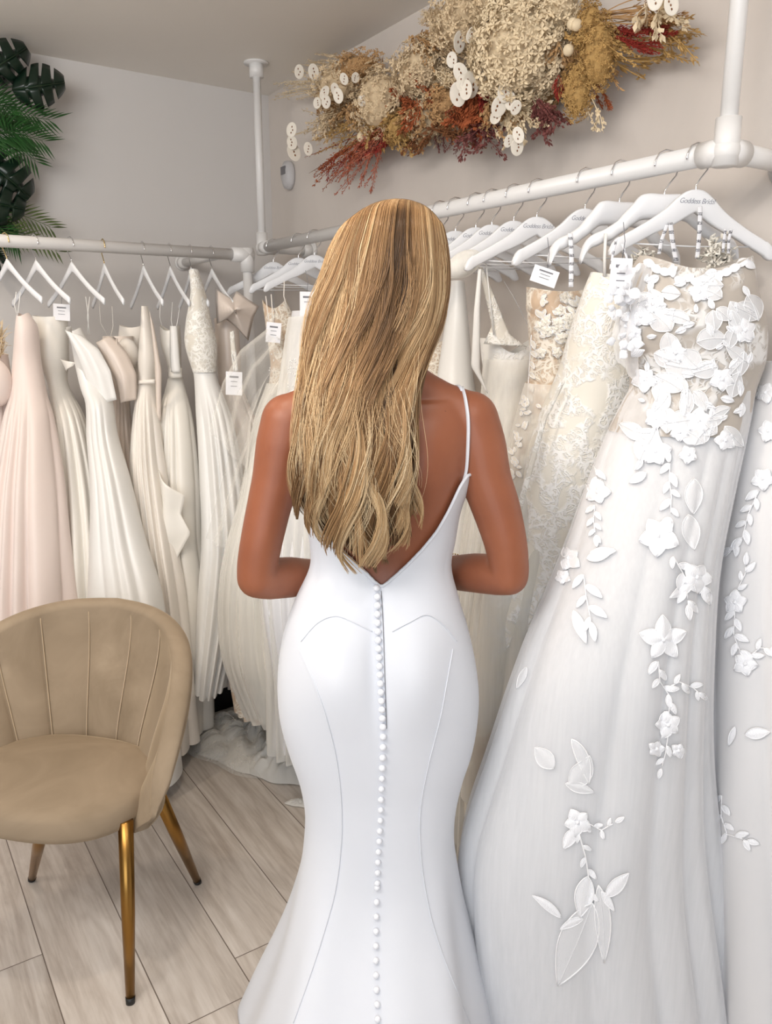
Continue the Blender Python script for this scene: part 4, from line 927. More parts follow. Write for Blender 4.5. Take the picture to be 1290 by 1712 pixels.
# straps lie over the shoulders
bs = Surf([body], .0022)
for nm, pts in (('l', [(500, 810), (494, 786), (493, 740), (495, 690), (497, 655), (499, 643)]), ('r', [(773, 806), (779, 785), (782, 740), (782, 700), (777, 665), (770, 643)])):
    on_tube(bs, pts, .0042, 'shoulder_strap', 'crepe_white', dress, 8, 8, flat=(1.0, .5))
    # front half of the strap, from the top of the shoulder down to the bust
    x0 = cg(pts[-1][0], 643, BD)[0]; q = []
    xs_ = x0
    for yq in np.linspace(BD - .03, BD + .10, 14):
        xs_ = lerp(x0, x0 * .8 + bx * .2, (yq - BD + .03) / .13); hh = bs.b.ray_cast(Vector(W(xs_, yq, 1.62)), Vector((0, 0, -1)))
        if hh[0] is None or hh[0].z < 1.26: break
        q.append(hh[0] + Vector((0, 0, .0015))); yl = yq
    for zq in np.linspace(q[-1].z - .02, Z(795) + .035, 5):
        hh = bs.b.ray_cast(Vector(W(xs_, BD + .3, zq)), Vector(W(0, -1, 0)))
        if hh[0] is not None: q.append(hh[0] + Vector(W(0, .002, 0)))
    m = MB(); m.tube(q, .0035, 8, flat=(1, .5)); build('shoulder_strap', m, 'crepe_white', dress)
# bracelet on the right wrist
wc = Vector(C(757, 957, 1.486)); wd_ = (Vector(C(738, 952, 1.53)) - Vector(C(795, 958, 1.42))).normalized(); q = wd_.orthogonal().normalized(); q2 = wd_.cross(q)
m = MB()
for i in range(40):
    a = 2 * pi * i / 40; m.ball(Vector(W(*(wc + (q * cos(a) + q2 * sin(a)) * .0362))), .0019, 6, 4)
build('bracelet', m, 'gold_hook', bride)

# --- hair: rows (image row, left, right, outer distance, side depth)
HR = [(0.00, 350, 650, 712, 1.47, .02, 10), (.03, 338, 622, 722, 1.435, .03, 22), (.06, 333, 604, 728, 1.40, .04, 30), (.09, 335, 590, 733, 1.37, .05, 32), (.12, 343, 580, 737, 1.345, .06, 28), (.15, 356, 573, 740, 1.328, .07, 18), (.19, 380, 563, 744, 1.31, .085, 8), (.25, 420, 547, 750, 1.298, .10, 0), (.31, 460, 536, 752, 1.294, .10, 0), (.37, 500, 525, 749, 1.292, .09, 0), (.43, 545, 517, 738, 1.288, .08, 0), (.50, 600, 508, 716, 1.276, .065, 0), (.57, 655, 500, 702, 1.256, .05, 0), (.64, 715, 497, 699, 1.240, .04, 0), (.71, 770, 498, 698, 1.236, .035, 0), (.78, 825, 507, 696, 1.240, .03, 0), (.85, 875, 520, 690, 1.248, .03, 0), (.91, 915, 540, 682, 1.256, .025, 0), (.96, 940, 562, 674, 1.262, .02, 0), (1.0, 962, 580, 668, 1.266, .02, 0)]
HV = np.linspace(0, 1, 201); HT = np.array([table(HR, v) for v in HV])
def hair_xyz(u, v, lift, dpx=0.0, dD=0.0):      # arrays -> world points
    c = [np.interp(v, HV, HT[:, i]) for i in range(6)]; uu = np.clip(np.abs(u), 0, 1)
    py = c[0] + c[5] * 1.35 * (1 - np.sqrt(1 - .97 * uu * uu)); px = (c[1] + c[2]) / 2 + (c[2] - c[1]) / 2 * u + dpx; D = c[3] + c[4] * (1 - np.sqrt(1 - uu * uu)) - lift + dD
    a = (px - 645) / FPX; b = (856 - py) / FPX; t = D / (cos(TH) + b * sin(TH)); x = a * t; z = CH + t * (b * cos(TH) - sin(TH))
    return np.stack([cos(YAW) * x + sin(YAW) * D, -sin(YAW) * x + cos(YAW) * D, z], -1)
# smooth inner shell
m = MB(); rings = []
for i in range(60):
    v = .04 + i / 59 * .84; rings.append([Vector(q) for q in hair_xyz(np.linspace(-.86, .86, 30), np.full(30, v), -.017)])
m.loft(rings, closed=False); rings2 = []
hair = build('hair', m, 'hair_under', bride)
hair['label'] = 'long wavy blonde hair'
def smooth_arr(t): t = np.clip(t, 0, 1); return t * t * (3 - 2 * t)
def strands(count, nseg, rad, seed, nlock, nmicro, lift0, lift1, sh0, sh1, wave=1.0, loose=0.0, vend=(.84, 1.0), name='hair_locks'):
    r = np.random.default_rng(seed)
    lu = -1 + 2 * (np.arange(nlock) + r.uniform(.1, .9, nlock)) / nlock; lph = r.uniform(0, 6.28, nlock); lk = r.uniform(13, 19, nlock); le = r.uniform(*vend, nlock); ls = r.uniform(0, 1, nlock)
    la = r.uniform(.5, 1.5, nlock); ll = r.uniform(0, 1, nlock); ldr = r.uniform(-.20, .16, nlock); lhook = r.normal(0, 1, nlock)
    ml = r.integers(0, nlock, nmicro); mo = r.normal(0, 1, nmicro); ms = r.uniform(0, 1, nmicro); md = r.uniform(0, 1, nmicro); mph = r.normal(0, .35, nmicro)
    mi = r.integers(0, nmicro, count); lo = ml[mi]
    u0 = np.clip(lu[lo] + (mo[mi] * .9 + r.normal(0, .35, count)) * 1.3 / nlock, -1, 1)
    um = lu[lo]; e = np.minimum(le[lo] * r.uniform(.94, 1.0, count), 1 - .21 * np.abs(u0) ** 1.7)
    vv = np.linspace(0, 1, nseg)[None, :]; v = e[:, None] * vv ** .93
    g = smooth_arr((v - .16) / .40); gather = 1 - .58 * smooth_arr((v - .35) / .6)
    tw = lk[lo][:, None] * v + (lph[lo] + mph[mi])[:, None]
    drift = ldr[lo][:, None] * g * np.sin(np.pi * np.clip(v / .95, 0, 1)) 
    u = np.clip(um[:, None] + (u0 - um)[:, None] * gather + drift, -1, 1)
    tail = smooth_arr((vv - .80) / .20)
    A = wave * la[lo][:, None] * g * (10 + 12 * smooth_arr((v - .5) / .4)) * (1 - .6 * np.abs(u) ** 3)
    fz = r.normal(0, 1, count)[:, None]
    dpx = A * np.sin(tw) + lhook[lo][:, None] * tail * 12 + loose * fz * 10 * g * np.sin(4 * v + fz * 3) 
    dD = .009 * g * la[lo][:, None] * np.cos(tw + .6) - .004 * loose * np.abs(fz) * g
    lift = (r.uniform(lift0, lift1, count) + .015 * ll[lo] + .003 * md[mi])[:, None]
    Pn = hair_xyz(u, v, lift, dpx, dD)
    T = np.gradient(Pn, axis=1); T /= np.linalg.norm(T, axis=2, keepdims=True) + 1e-9
    side = np.cross(T, np.array(ray(640, 600))[None, None, :]); side /= np.linalg.norm(side, axis=2, keepdims=True) + 1e-9; nm = np.cross(side, T)
    rr = (rad * r.uniform(.7, 1.3, count)[:, None] * (1 - .6 * smooth_arr((vv - .8) / .2)))[:, :, None]
    V = np.stack([Pn + (side * cos(2 * pi * q / 3 + 1.57) + nm * sin(2 * pi * q / 3 + 1.57)) * rr for q in range(3)], axis=2)
    base_s = sh0 + (sh1 - sh0) * (.55 * ls[lo] + .33 * ms[mi] + .12 * r.random(count))
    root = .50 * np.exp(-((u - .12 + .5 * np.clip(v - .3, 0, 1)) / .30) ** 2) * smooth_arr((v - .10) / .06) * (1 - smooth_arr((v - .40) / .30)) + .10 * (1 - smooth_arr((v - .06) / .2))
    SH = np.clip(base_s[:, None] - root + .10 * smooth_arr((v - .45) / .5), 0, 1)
    SH = np.repeat(SH[:, :, None], 3, axis=2)
    base = np.arange(count)[:, None, None, None] * nseg * 3; i = np.arange(nseg - 1)[None, :, None, None] * 3; q = np.arange(3)[None, None, :, None]
    F = np.concatenate([base + i + q, base + i + (q + 1) % 3, base + i + 3 + (q + 1) % 3, base + i + 3 + q], axis=3).reshape(-1, 4)
    me = bpy.data.meshes.new(name); org = np.array(origin(hair)); V = V.reshape(-1, 3)
    me.vertices.add(len(V)); me.vertices.foreach_set('co', (V - org).ravel()); me.loops.add(F.size); me.loops.foreach_set('vertex_index', F.ravel().astype(np.int32))
    me.polygons.add(len(F)); me.polygons.foreach_set('loop_start', np.arange(0, F.size, 4, dtype=np.int32)); me.update(calc_edges=True)
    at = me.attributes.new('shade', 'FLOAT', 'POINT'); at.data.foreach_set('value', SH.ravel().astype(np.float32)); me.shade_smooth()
    me.materials.append(MAT['hair']); o = bpy.data.objects.new(name, me); COL.objects.link(o); o.parent = hair; o['kind'] = 'stuff'; return o
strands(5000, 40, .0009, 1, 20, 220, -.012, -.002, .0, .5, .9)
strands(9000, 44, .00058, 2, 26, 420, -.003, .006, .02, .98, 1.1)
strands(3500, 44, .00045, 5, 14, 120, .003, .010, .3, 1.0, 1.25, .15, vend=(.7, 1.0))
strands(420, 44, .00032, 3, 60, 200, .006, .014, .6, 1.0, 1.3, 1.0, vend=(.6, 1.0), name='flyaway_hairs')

# hair over the skull and temples, parted above the face
def scalp(count, seed):
    r = np.random.default_rng(seed); m = MB()
    for _ in range(count):
        sx = 1 if r.random() < .5 else -1; y0 = r.uniform(-.06, .078); e_ = r.uniform(.75, 1.0); pts = []
        for t in np.linspace(0, 1, 12):
            a = t * e_ * (1.75 if y0 < .03 else 1.55); yy = y0 * (1 - .55 * smooth01(t * 1.1)) - .012 * t
            k2 = sqrt(max(.05, 1 - (yy / .104) ** 2)); pts.append(Vector(W(*(hc + Vector((sx * .086 * sin(a) * k2, yy - .008, .018 + .099 * cos(a) * k2)))))) if a < 1.58 else pts.append(pts[-1] + Vector((0, 0, -.02)))
        m.tube(pts, [.0016] * 10 + [.0012, .0006], 4)
    o = build('hair_locks', m, 'hair', hair); o['kind'] = 'stuff'
    at = o.data.attributes.new('shade', 'FLOAT', 'POINT'); nv = len(o.data.vertices); at.data.foreach_set('value', np.repeat(r.uniform(.2, .8, count), nv // count).astype(np.float32)); return o
scalp(900, 21)
for sx in (-1, 1):
    ec = hc + Vector((sx * .030, .0735, .008)); m = MB(); m.ball(W(*ec), .0118, 16, 12); eo = build('eye', m, 'tag_paper', bride)
    m = MB(); m.ball(W(*(ec + Vector((0, .0072, -.001)))), .0055, 12, 8); build('iris', m, 'dark_box', eo)

# ------------------------------------------------------------------ velvet tub chair
cc = Vector((-.765, 1.665)); CY = -.24
chair = empty('tub_chair', W(cc.x, cc.y, 0), 'beige velvet tub chair with channelled shell back and gold legs', 'chair')
def chp(x, y, z):   # chair frame: y away from the sitter's front
    return Vector(W(cc.x + x * cos(CY) - y * sin(CY), cc.y + x * sin(CY) + y * cos(CY), z))
PH = radians(106)
def shell(phi, s, off):
    a = abs(phi) / PH
    top = table([(0, .785), (.23, .778), (.46, .752), (.63, .712), (.78, .645), (.88, .575), (.95, .51), (1, .45)], a)[0]
    bot = .385
    z = lerp(bot, top, s); fl = smooth01(s) * (1 - .35 * a)
    r = .215 + .103 * fl + off
    if a > .55: r += .012 * (a - .55) / .45
    return chp(r * 1.02 * sin(phi), r * .90 * cos(phi) - .005, z)
m = MB(); NPH, NS = 150, 34; rings = []
chan = 2 * PH / 9
for i in range(NPH + 1):
    phi = -PH + 2 * PH * i / NPH; c_ = abs(sin(pi * (phi + PH) / chan)) ** .5; ring = []
    endf = min(1, (PH - abs(phi)) / .12); th = .024 * max(.15, endf) ** .5
    for q in range(NS): s = q / (NS - 1) ; ring.append(shell(phi, s * .985, -th + (-.017 * (c_ - .6)) * (1 - s ** 8)))
    for q in range(7):
        a_ = pi * (q + .5) / 7; p1 = shell(phi, .985, 0); p1.z += th * .75 * sin(a_); p0 = shell(phi, .985, -th * cos(a_)); p0.z = p1.z; ring.append(p0)
    for q in range(NS): s = 1 - q / (NS - 1); ring.append(shell(phi, s * .985, th))
    rings.append(ring)
m.loft(rings, closed=True, caps=True); sh = build('shell_back', m, 'velvet', chair)
for i in range(1, 9):
    phi = -PH + chan * i
    if abs(phi) > PH - .1: continue
    m = MB(); m.tube([shell(phi, s, -.0215) for s in np.linspace(.1, .97, 24)], .0016, 6); build('channel_seam', m, 'velvet_piping', sh)
m = MB(); rings = []
for q, (rs, z) in enumerate([(.0, .408), (.9, .408), (.985, .413), (1.0, .425), (1.0, .44), (.985, .458), (.95, .468), (.85, .476), (.6, .483), (.3, .486), (0.001, .487)]):
    ring = []
    for j in range(96):
        t = 2 * pi * j / 96; c_, s_ = cos(t), sin(t); n_ = 2.5; x = .236 * abs(c_) ** (2 / n_) * (1 if c_ > 0 else -1); y = (.185 if s_ > 0 else .168) * abs(s_) ** (2 / n_) * (1 if s_ > 0 else -1)
        ring.append(chp(x * max(rs, .001), y * max(rs, .001) - .012, z - (.006 * (1 if s_ < 0 else 0) * rs * abs(s_))))
    rings.append(ring)
m.loft(rings); build('seat', m, 'velvet', chair)
def leg(top, foot):
    t = Vector(top); f = Vector(foot); m = MB(); m.tube([t, t.lerp(f, .5), t.lerp(f, .965)], [.0165, .0150, .0098], 20)
    o = build('leg', m, 'brass', chair); m = MB(); m.tube([t.lerp(f, .962), f + Vector((0, 0, .001))], [.0108, .0100], 16); build('rubber_foot', m, 'black_rubber', o)
e1 = Vector(W(1, 0, 0)); f0 = onz(218, 1677, 0)
leg(onz(210, 1372, .425), f0); leg(onz(262, 1322, .41), onz(331, 1476, 0)); leg(onz(78, 1345, .41), onz(53, 1471, 0)); leg(onz(210, 1372, .425) - e1 * .34, f0 - e1 * .40)

# ------------------------------------------------------------------ alarm sensor on the right wall
sp = onx(487, 292, UW - .001); sens = empty('motion_sensor', sp, 'small grey-white alarm sensor on the wall below the dried flowers', 'sensor')
m = MB(); rings = []
for x, k2 in ((UW, .9), (UW - .012, 1), (UW - .03, .92), (UW - .038, .6)):
    rings.append([Vector((x, sp.y + .036 * k2 * cos(t), sp.z + .052 * k2 * sin(t) * (1 if sin(t) > 0 else 1.15))) for t in np.linspace(0, 2 * pi, 28, endpoint=False)])
m.loft(rings, caps=True); build('housing', m, 'plastic_sensor', sens)
m = MB(); m.box((UW - .0385, sp.y, sp.z + .012), (.003, .038, .03)); build('lens', m, 'sensor_dark', sens, smooth=False)

# ------------------------------------------------------------------ dried flower arrangement on the right wall
fc = onx(800, 130, UW - .02); DF = empty('dried_flower_arrangement', fc, 'large hanging of dried cream, rust and red flowers high on the right wall', 'flower arrangement')
def fp(px, py, dep=.1): return onx(px, py, UW - dep)
def floret(m, p, nrm, r):
    R = rot(nrm) @ Matrix.Rotation(random.uniform(0, 6), 3, 'Z')
    for i in range(4):
        a = i * pi / 2; c, s = cos(a), sin(a)
        vs = [R @ Vector(v) for v in ((0, 0, 0), ((c * .6 - s * .35) * r, (s * .6 + c * .35) * r, r * .25), (c * 1.15 * r, s * 1.15 * r, r * .1), ((c * .6 + s * .35) * r, (s * .6 - c * .35) * r, r * .25))]
        m.add([p + v for v in vs], [(0, 1, 2, 3)])
def head(px, py, dep, rpx, mat, n, fr=.009, sq=(1, 1, 1), name='hydrangea_head', rough=.10):
    c = fp(px, py, dep); R = rpx * (c - CAMP).length / FPX; m = MB()
    m.ball(c, R * .82, 14, 10, sc=sq)
    for i in range(n):
        d = Vector(rng.normal(size=3)).normalized(); p = c + Vector((d.x * sq[0], d.y * sq[1], d.z * sq[2])) * R * random.uniform(.85, 1 + rough)
        if p.x > UW - .004: continue
        floret(m, p, d + Vector(rng.normal(size=3)) * .35, fr * random.uniform(.7, 1.3))
    m.v = [(min(v[0], UW - .003), v[1], v[2]) for v in m.v]
    return build(name, m, mat, DF, smooth=False)
def plume(p0, p1, mat, n=10, spread=22, r=.006, dep0=.1, dep1=.1, flake=70, fl=.013, name='grass_plume', stem='dry_tan', curve=8, start=.2, fw=.3):
    m = MB()
    for i in range(n):
        q0 = (p0[0] + random.gauss(0, spread * .25), p0[1] + random.gauss(0, spread * .25)); q1 = (p1[0] + random.gauss(0, spread), p1[1] + random.gauss(0, spread)); bend = random.gauss(0, curve)
        d0, d1 = dep0 + random.uniform(-.02, .02), dep1 + random.uniform(-.03, .03); pts = []
        for t in np.linspace(0, 1, 9):
            pts.append(fp(lerp(q0[0], q1[0], t) + bend * sin(pi * t), lerp(q0[1], q1[1], t) + bend * sin(pi * t) * .6, max(.012, lerp(d0, d1, t))))
        m.tube(pts, [.0012] * 8 + [.0005], 4)
        for k2 in range(flake):
            t = start + (1 - start) * random.random(); i2 = min(int(t * 8), 7); c = pts[i2].lerp(pts[i2 + 1], t * 8 - i2); dirv = (pts[i2 + 1] - pts[i2]).normalized()
            env = sin(pi * min(1, (t - start) / (1 - start) * .9 + .08)) ** .6; o2 = Vector(rng.normal(size=3)) * r * env * .6; a = c + o2; d = (dirv + o2.normalized() * .38).normalized() * fl * random.uniform(.6, 1.3)
            sd = d.cross(Vector(rng.normal(size=3))).normalized() * fl * fw * .5
            m.add([a, a + d * .5 + sd, a + d, a + d * .5 - sd], [(0, 1, 2, 3)])
    m.v = [(min(v[0], UW - .002), v[1], v[2]) for v in m.v]
    return build(name, m, mat, DF, smooth=False)
def lun(lst, dep=.19):
    for x, y, s in lst:
        s *= 1.2
        c = fp(x, y, dep + random.uniform(-.01, .01)); R = s * (c - CAMP).length / FPX; nrm = (CAMP - c).normalized() + Vector(rng.normal(size=3)) * .28; M = rot(nrm) @ Matrix.Rotation(random.uniform(-.5, .5), 3, 'Z')
        m = MB(); n = 20; rim = [c + M @ Vector((R * .72 * cos(2 * pi * j / n), R * sin(2 * pi * j / n), .0)) for j in range(n)]; rim2 = [p + M @ Vector((0, 0, -.0008)) for p in rim]; inn = [c.lerp(p, .9) + M @ Vector((0, 0, .0006)) for p in rim]
        b = len(m.v); m.add(rim2 + rim + inn + [c + M @ Vector((0, 0, .0004))], [(j, (j + 1) % n, n + (j + 1) % n, n + j) for j in range(n)] + [(n + j, n + (j + 1) % n, 2 * n + (j + 1) % n, 2 * n + j) for j in range(n)] + [(2 * n + j, 2 * n + (j + 1) % n, 3 * n) for j in range(n)] + [tuple(range(n))[::-1]])
        o = build('seed_pod', m, 'lunaria', DF, smooth=False)
        m = MB()
        for q in range(3 if s > 7 else 2): m.ball(c + M @ Vector((random.uniform(-.25, .25) * R, (q - 1) * .38 * R, .0012)), .11 * R, 6, 4, sc=(.8, 1.2, .3), R=M)
        build('seed', m, 'dry_brown', o)
# core mass
for a in [((640, 190), 'dry_tan', 44), ((560, 170), 'dry_tan', 30), ((730, 150), 'dry_cream', 44), ((800, 150), 'dry_brown', 40), ((900, 140), 'dry_tan', 40), ((980, 90), 'dry_tan', 34), ((690, 215), 'dry_brown', 26)]:
    head(a[0][0], a[0][1], .06, a[2], a[1], 260, .010, (.7, 1, 1), 'filler_foliage', .25)
head(868, 78, .15, 76, 'dry_cream_pale', 1500, .0115, (.8, 1, .98))
head(780, 30, .13, 52, 'dry_cream', 700, .0095, (.8, 1, .9), rough=.3)
head(700, 120, .12, 40, 'dry_cream', 520, .009, (.8, 1.1, .9), rough=.25)
head(636, 170, .12, 44, 'dry_cream', 520, .008, (.8, 1.1, 1.0), rough=.3)
head(565, 140, .11, 34, 'dry_cream', 360, .008, (.8, 1.4, .8), rough=.4)
head(595, 115, .11, 28, 'dry_tan', 260, .008, (.8, 1.6, .6), rough=.4)
head(745, 175, .12, 26, 'dry_tan', 260, .008, rough=.3)
head(930, 20, .13, 30, 'dry_cream_pale', 300, .008, rough=.3)
head(860, -20, .12, 60, 'dry_cream', 500, .009, rough=.3)
head(668, 215, .12, 22, 'dry_yellow', 200, .007, rough=.3); head(715, 205, .1, 26, 'dry_cream', 240, .007, rough=.3)
head(965, 150, .13, 26, 'dry_yellow', 460, .005, (.8, .9, 1.5), 'amaranth_tassel', .2); head(1000, 90, .14, 28, 'dry_yellow', 560, .005, (.8, .9, 1.7), 'amaranth_tassel', .2); head(985, 45, .13, 22, 'dry_yellow', 300, .005, (.8, 1, 1.4), 'amaranth_tassel', .2)
# loose filler sprays
for x0, y0, mt in [(600, 170, 'dry_tan'), (670, 150, 'dry_cream'), (700, 180, 'dry_tan'), (740, 120, 'dry_cream_pale'), (760, 180, 'dry_rust'), (820, 170, 'dry_tan'), (850, 175, 'dry_cream_pale'), (900, 170, 'dry_purple'), (930, 70, 'dry_tan'), (650, 205, 'dry_yellow'), (560, 190, 'dry_cream'), (620, 130, 'dry_cream'), (725, 215, 'dry_brown'), (800, 210, 'dry_purple'), (700, 60, 'dry_tan'), (1000, 60, 'dry_yellow')]:
    for q in range(2):
        an = random.uniform(.2, 2.9); plume((x0, y0), (x0 + 52 * cos(an), y0 + 40 * sin(an)), mt, 7, 14, .007, .14, .13, 40, .011, name='filler_spray', fw=.6)
# plumes
plume((640, 205), (555, 290), 'dry_rust', 18, 20, .006, .12, .08, 60, .013, curve=6)
plume((640, 215), (585, 300), 'dry_pink', 18, 18, .006, .13, .09, 60, .013, curve=6)
plume((620, 195), (545, 235), 'dry_yellow', 14, 14, .005, .13, .1, 60, .012)
plume((655, 215), (622, 250), 'dry_red', 14, 14, .006, .12, .1, 60, .014)
plume((600, 240), (540, 300), 'dry_red', 6, 10, .005, .09, .06, 60, .012, name='red_plume')
plume((790, 120), (782, 205), 'dry_rust', 14, 12, .007, .13, .13, 90, .016, fw=.5)
plume((800, 130), (805, 185), 'dry_red', 10, 14, .006, .12, .12, 80, .014, fw=.5, name='red_plume')
plume((790, 190), (788, 245), 'dry_red', 3, 4, .005, .12, .12, 110, .008, name='red_plume')
plume((735, 165), (700, 140), 'dry_rust', 8, 14, .008, .14, .14, 70, .013, fw=.5)
plume((690, 165), (672, 185), 'dry_rust', 8, 16, .008, .14, .14, 70, .013, fw=.5)
plume((760, 200), (740, 190), 'dry_pink', 8, 18, .006, .12, .12, 60, .012)
plume((750, 205), (760, 235), 'dry_purple', 8, 18, .006, .08, .07, 50, .008)
plume((890, 140), (880, 185), 'dry_purple', 7, 18, .006, .09, .07, 50, .008)
plume((935, 125), (932, 165), 'dry_red', 2, 3, .005, .13, .13, 110, .008, name='red_plume')
plume((1000, 140), (1015, 185), 'dry_rust', 3, 6, .004, .08, .06, 80, .008, name='red_plume')
plume((1030, 60), (1105, 85), 'dry_red', 5, 8, .005, .11, .1, 90, .008, name='red_plume'); plume((1020, 45), (1070, 55), 'dry_red', 5, 9, .006, .12, .12, 90, .009, name='red_plume'); plume((1060, 50), (1120, 45), 'dry_red', 4, 9, .005, .11, .1, 90, .009, name='red_plume')
plume((980, 60), (1140, 60), 'dry_yellow', 16, 20, .004, .1, .08, 24, .012, start=.75); plume((990, 30), (1120, 15), 'dry_tan', 14, 18, .005, .12, .1, 34, .014, start=.6)
plume((1000, 90), (1085, 105), 'dry_yellow', 7, 16, .004, .1, .05, 14, .018, start=.7, curve=14); plume((960, 60), (1020, 130), 'dry_tan', 10, 20, .004, .11, .08, 30, .014)
plume((1090, 20), (1140, 80), 'dry_yellow', 8, 14, .005, .1, .08, 26, .013, start=.4)
plume((760, 30), (712, 20), 'dry_cream', 8, 10, .012, .13, .12, 260, .007, name='pampas_plume'); plume((760, 60), (730, 40), 'dry_tan', 10, 20, .005, .12, .11, 50, .01)
plume((650, 120), (520, 105), 'dry_cream', 12, 14, .005, .1, .08, 50, .010, start=.35); plume((640, 110), (570, 92), 'dry_tan', 8, 7, .007, .1, .09, 120, .008, name='pampas_plume')
plume((560, 140), (465, 155), 'dry_cream_pale', 7, 8, .006, .09, .07, 30, .011, start=.6); plume((560, 150), (500, 125), 'dry_cream_pale', 9, 14, .006, .09, .08, 40, .011, start=.4)
plume((575, 200), (500, 225), 'dry_cream_pale', 5, 14, .004, .09, .07, 18, .009, start=.6); plume((590, 220), (520, 285), 'dry_brown', 2, 8, .002, .07, .04, 8, .008, curve=-16)
plume((850, 150), (850, 225), 'dry_cream_pale', 6, 12, .004, .13, .13, 20, .014, start=.4, fw=.7); plume((980, 150), (998, 215), 'dry_cream_pale', 3, 5, .003, .11, .1, 20, .012, start=.3, fw=.6)
plume((1100, 10), (1120, 30), 'dry_cream_pale', 6, 14, .005, .14, .13, 16, .016, start=.2, fw=.6); plume((1080, 10), (1060, 40), 'dry_cream_pale', 4, 10, .005, .14, .13, 8, .018, start=.4, fw=.6)
plume((930, 130), (850, 165), 'dry_cream', 5, 10, .005, .12, .12, 20, .010, start=.4); plume((800, 100), (830, 130), 'dry_cream', 6, 18, .005, .14, .14, 30, .012, fw=.5)
lun([(768, 70, 12), (755, 100, 9), (808, 54, 12), (790, 58, 10), (806, 126, 8), (770, 122, 12), (786, 142, 15), (765, 158, 14), (778, 150, 12), (772, 138, 10), (843, 154, 12), (852, 168, 11), (834, 178, 13), (828, 195, 11), (862, 180, 9), (866, 226, 10), (864, 246, 11), (850, 236, 8), (487, 217, 9), (488, 238, 9), (491, 254, 12), (515, 249, 8), (500, 120, 8), (524, 120, 9), (542, 155, 9), (560, 150, 8), (545, 170, 8), (575, 132, 7), (594, 130, 7), (605, 168, 7), (530, 172, 7), (565, 160, 9), (1095, -2, 12), (1122, 8, 11), (820, 60, 9)])
for x, y in ((957, 40), (964, 42), (950, 84), (605, 229)):
    c = fp(x, y, .16 if x > 700 else .12); m = MB(); m.ball(c, 8 * (c - CAMP).length / FPX, 14, 10); m.tube([c, c + Vector((.02, .0, .05))], .001, 4); build('globe_flower', m, 'dry_cream_pale', DF)

# ------------------------------------------------------------------ greenery on the back wall
gc = ony(10, 240, VW - .02); GRN = empty('hanging_greenery', gc, 'dark green monstera and palm foliage hanging on the back wall at left edge', 'plant')
def gp(px, py, dep=.15): return ony(px, py, VW - dep)
def monstera(bxp, tip, wpx, dep, tilt=0.0, slits=4):
    b = Vector((*bxp, 0)); t = Vector((*tip, 0)); ax = t - b; L = ax.length; ax.normalize(); nx = Vector((-ax.y, ax.x, 0)); m = MB()
    for side in (1, -1):
        cols = 60; vs = []
        for i in range(cols + 1):
            s = i / cols; w = 1.12 * wpx * (sin(pi * min(1, s * .93 + .03)) ** .5) * (1 - .3 * s); ph = (s * slits) % 1
            cut = 1.0
            if .2 < s < .82 and ph < .24: cut = .38 + .12 * sin(5 * s)
            for j in range(5):
                u = j / 4; ww = w * cut * u; sl = ww * .35
                q = b + ax * (L * s + sl * (1 - s)) + nx * side * ww
                vs.append(gp(q.x, q.y, dep + tilt * u + .03 * sin(pi * s) - .03 * u * u))
        m.add(vs, [(i * 5 + j, i * 5 + j + 1, (i + 1) * 5 + j + 1, (i + 1) * 5 + j) for i in range(cols) for j in range(4)])
    o = build('monstera_leaf', m, 'green_leaf_dark', GRN, mods=SOL)
    m = MB(); m.tube([gp(b.x, b.y, dep + .006), gp((b.x + t.x) / 2, (b.y + t.y) / 2, dep + .04), gp(t.x, t.y, dep + .006)], .0018, 5); build('midrib', m, 'stem_green', o)
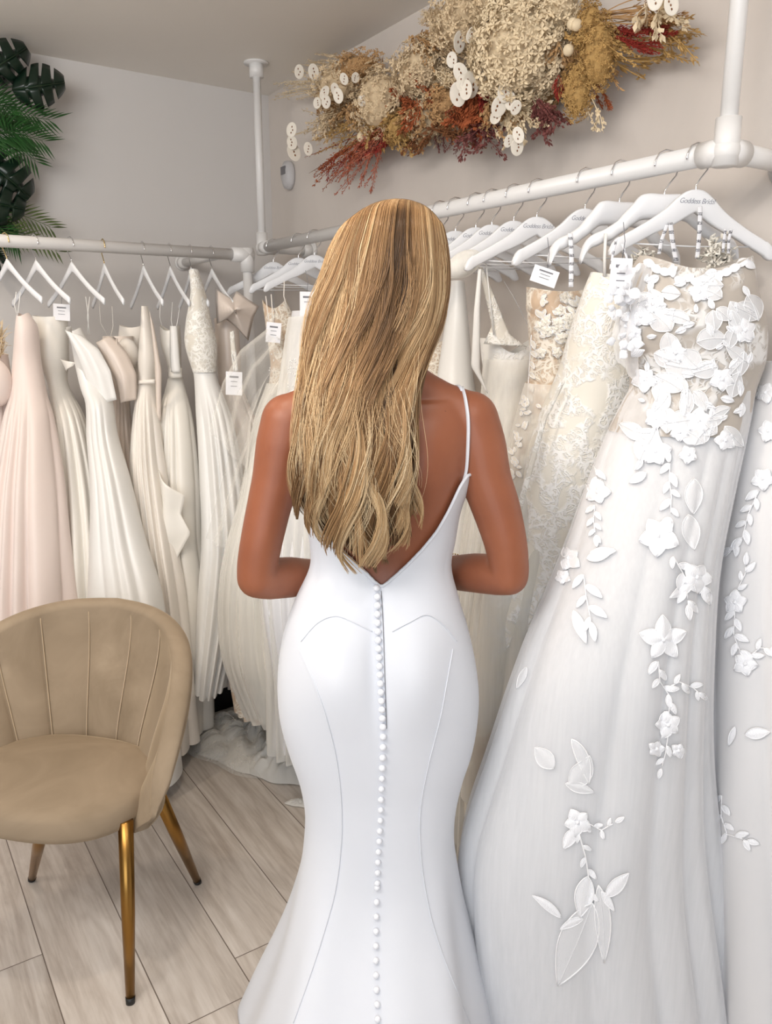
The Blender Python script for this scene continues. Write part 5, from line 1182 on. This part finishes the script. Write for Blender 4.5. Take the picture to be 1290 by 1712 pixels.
def frond(base, tip, leaf, dep, mat='green_palm', n=17, sag=8, open_=.95):
    leaf *= 1.35
    m = MB(); pts = []; N = n * 2
    for i in range(N + 1): t = i / N; pts.append((lerp(base[0], tip[0], t), lerp(base[1], tip[1], t) + sag * sin(pi * t) * -1 + sag * t * t))
    m.tube([gp(x, y, dep + .01) for x, y in pts], [.003 * (1 - .7 * i / N) for i in range(N + 1)], 5)
    for i in range(2, N + 1):
        t = i / N; x, y = pts[i]; a = atan2(pts[min(i + 1, N)][1] - pts[i - 1][1], pts[min(i + 1, N)][0] - pts[i - 1][0]); sg = 1 if i % 2 else -1
        L = leaf * (1 - .45 * t) * random.uniform(.85, 1.1); an = a + sg * open_ * (1 - .45 * t); dz = random.uniform(-.02, .03); w = 1.9
        ex, ey = x + cos(an) * L, y + sin(an) * L + L * .1; mx, my = lerp(x, ex, .45), lerp(y, ey, .45) - L * .03; nx, ny = -sin(an) * w, cos(an) * w
        a0 = gp(x, y, dep); b1 = gp(mx + nx, my + ny, dep + dz); b2 = gp(mx, my, dep + dz + .004); b3 = gp(mx - nx, my - ny, dep + dz); e = gp(ex, ey, dep + dz * 1.4)
        m.add([a0, b1, b2, b3, e], [(0, 1, 2), (0, 2, 3), (1, 4, 2), (2, 4, 3)])
    m.v = [(v[0], min(v[1], VW - .003), v[2]) for v in m.v]
    build('palm_frond', m, mat, GRN, smooth=False)
monstera((-32, 128), (45, 80), 42, .16, slits=4); monstera((20, 150), (108, 138), 40, .19, slits=4); monstera((-40, 100), (20, 132), 34, .1, slits=4)
monstera((-30, 260), (50, 330), 42, .12, slits=4); monstera((-60, 330), (42, 350), 38, .14, slits=4); monstera((-50, 380), (30, 388), 28, .08, slits=4); monstera((-60, 290), (20, 300), 44, .1, slits=4)
for b, t, L, dp, mt in [((-60, 215), (84, 192), 52, .17, 'green_palm'), ((-40, 230), (72, 228), 50, .19, 'green_palm'), ((-50, 200), (60, 262), 46, .15, 'green_palm'), ((-60, 180), (60, 185), 50, .12, 'green_palm'), ((-40, 240), (40, 215), 60, .2, 'green_palm'), ((-40, 170), (20, 190), 48, .2, 'green_palm'),
                        ((-50, 350), (85, 372), 42, .1, 'green_palm_pale'), ((-50, 380), (96, 412), 36, .1, 'green_palm_pale'), ((-50, 360), (30, 400), 44, .12, 'green_palm'), ((-40, 420), (0, 430), 30, .1, 'green_leaf_dark')]: frond(b, t, L, dp, mt)
m = MB(); m.tube([gp(-20, 150, .12), gp(10, 146, .16), gp(38, 141, .19)], .003, 6); m.tube([gp(-30, 60, .03), gp(-26, 240, .05), gp(-30, 420, .03)], .008, 8); build('stem', m, 'stem_green', GRN)
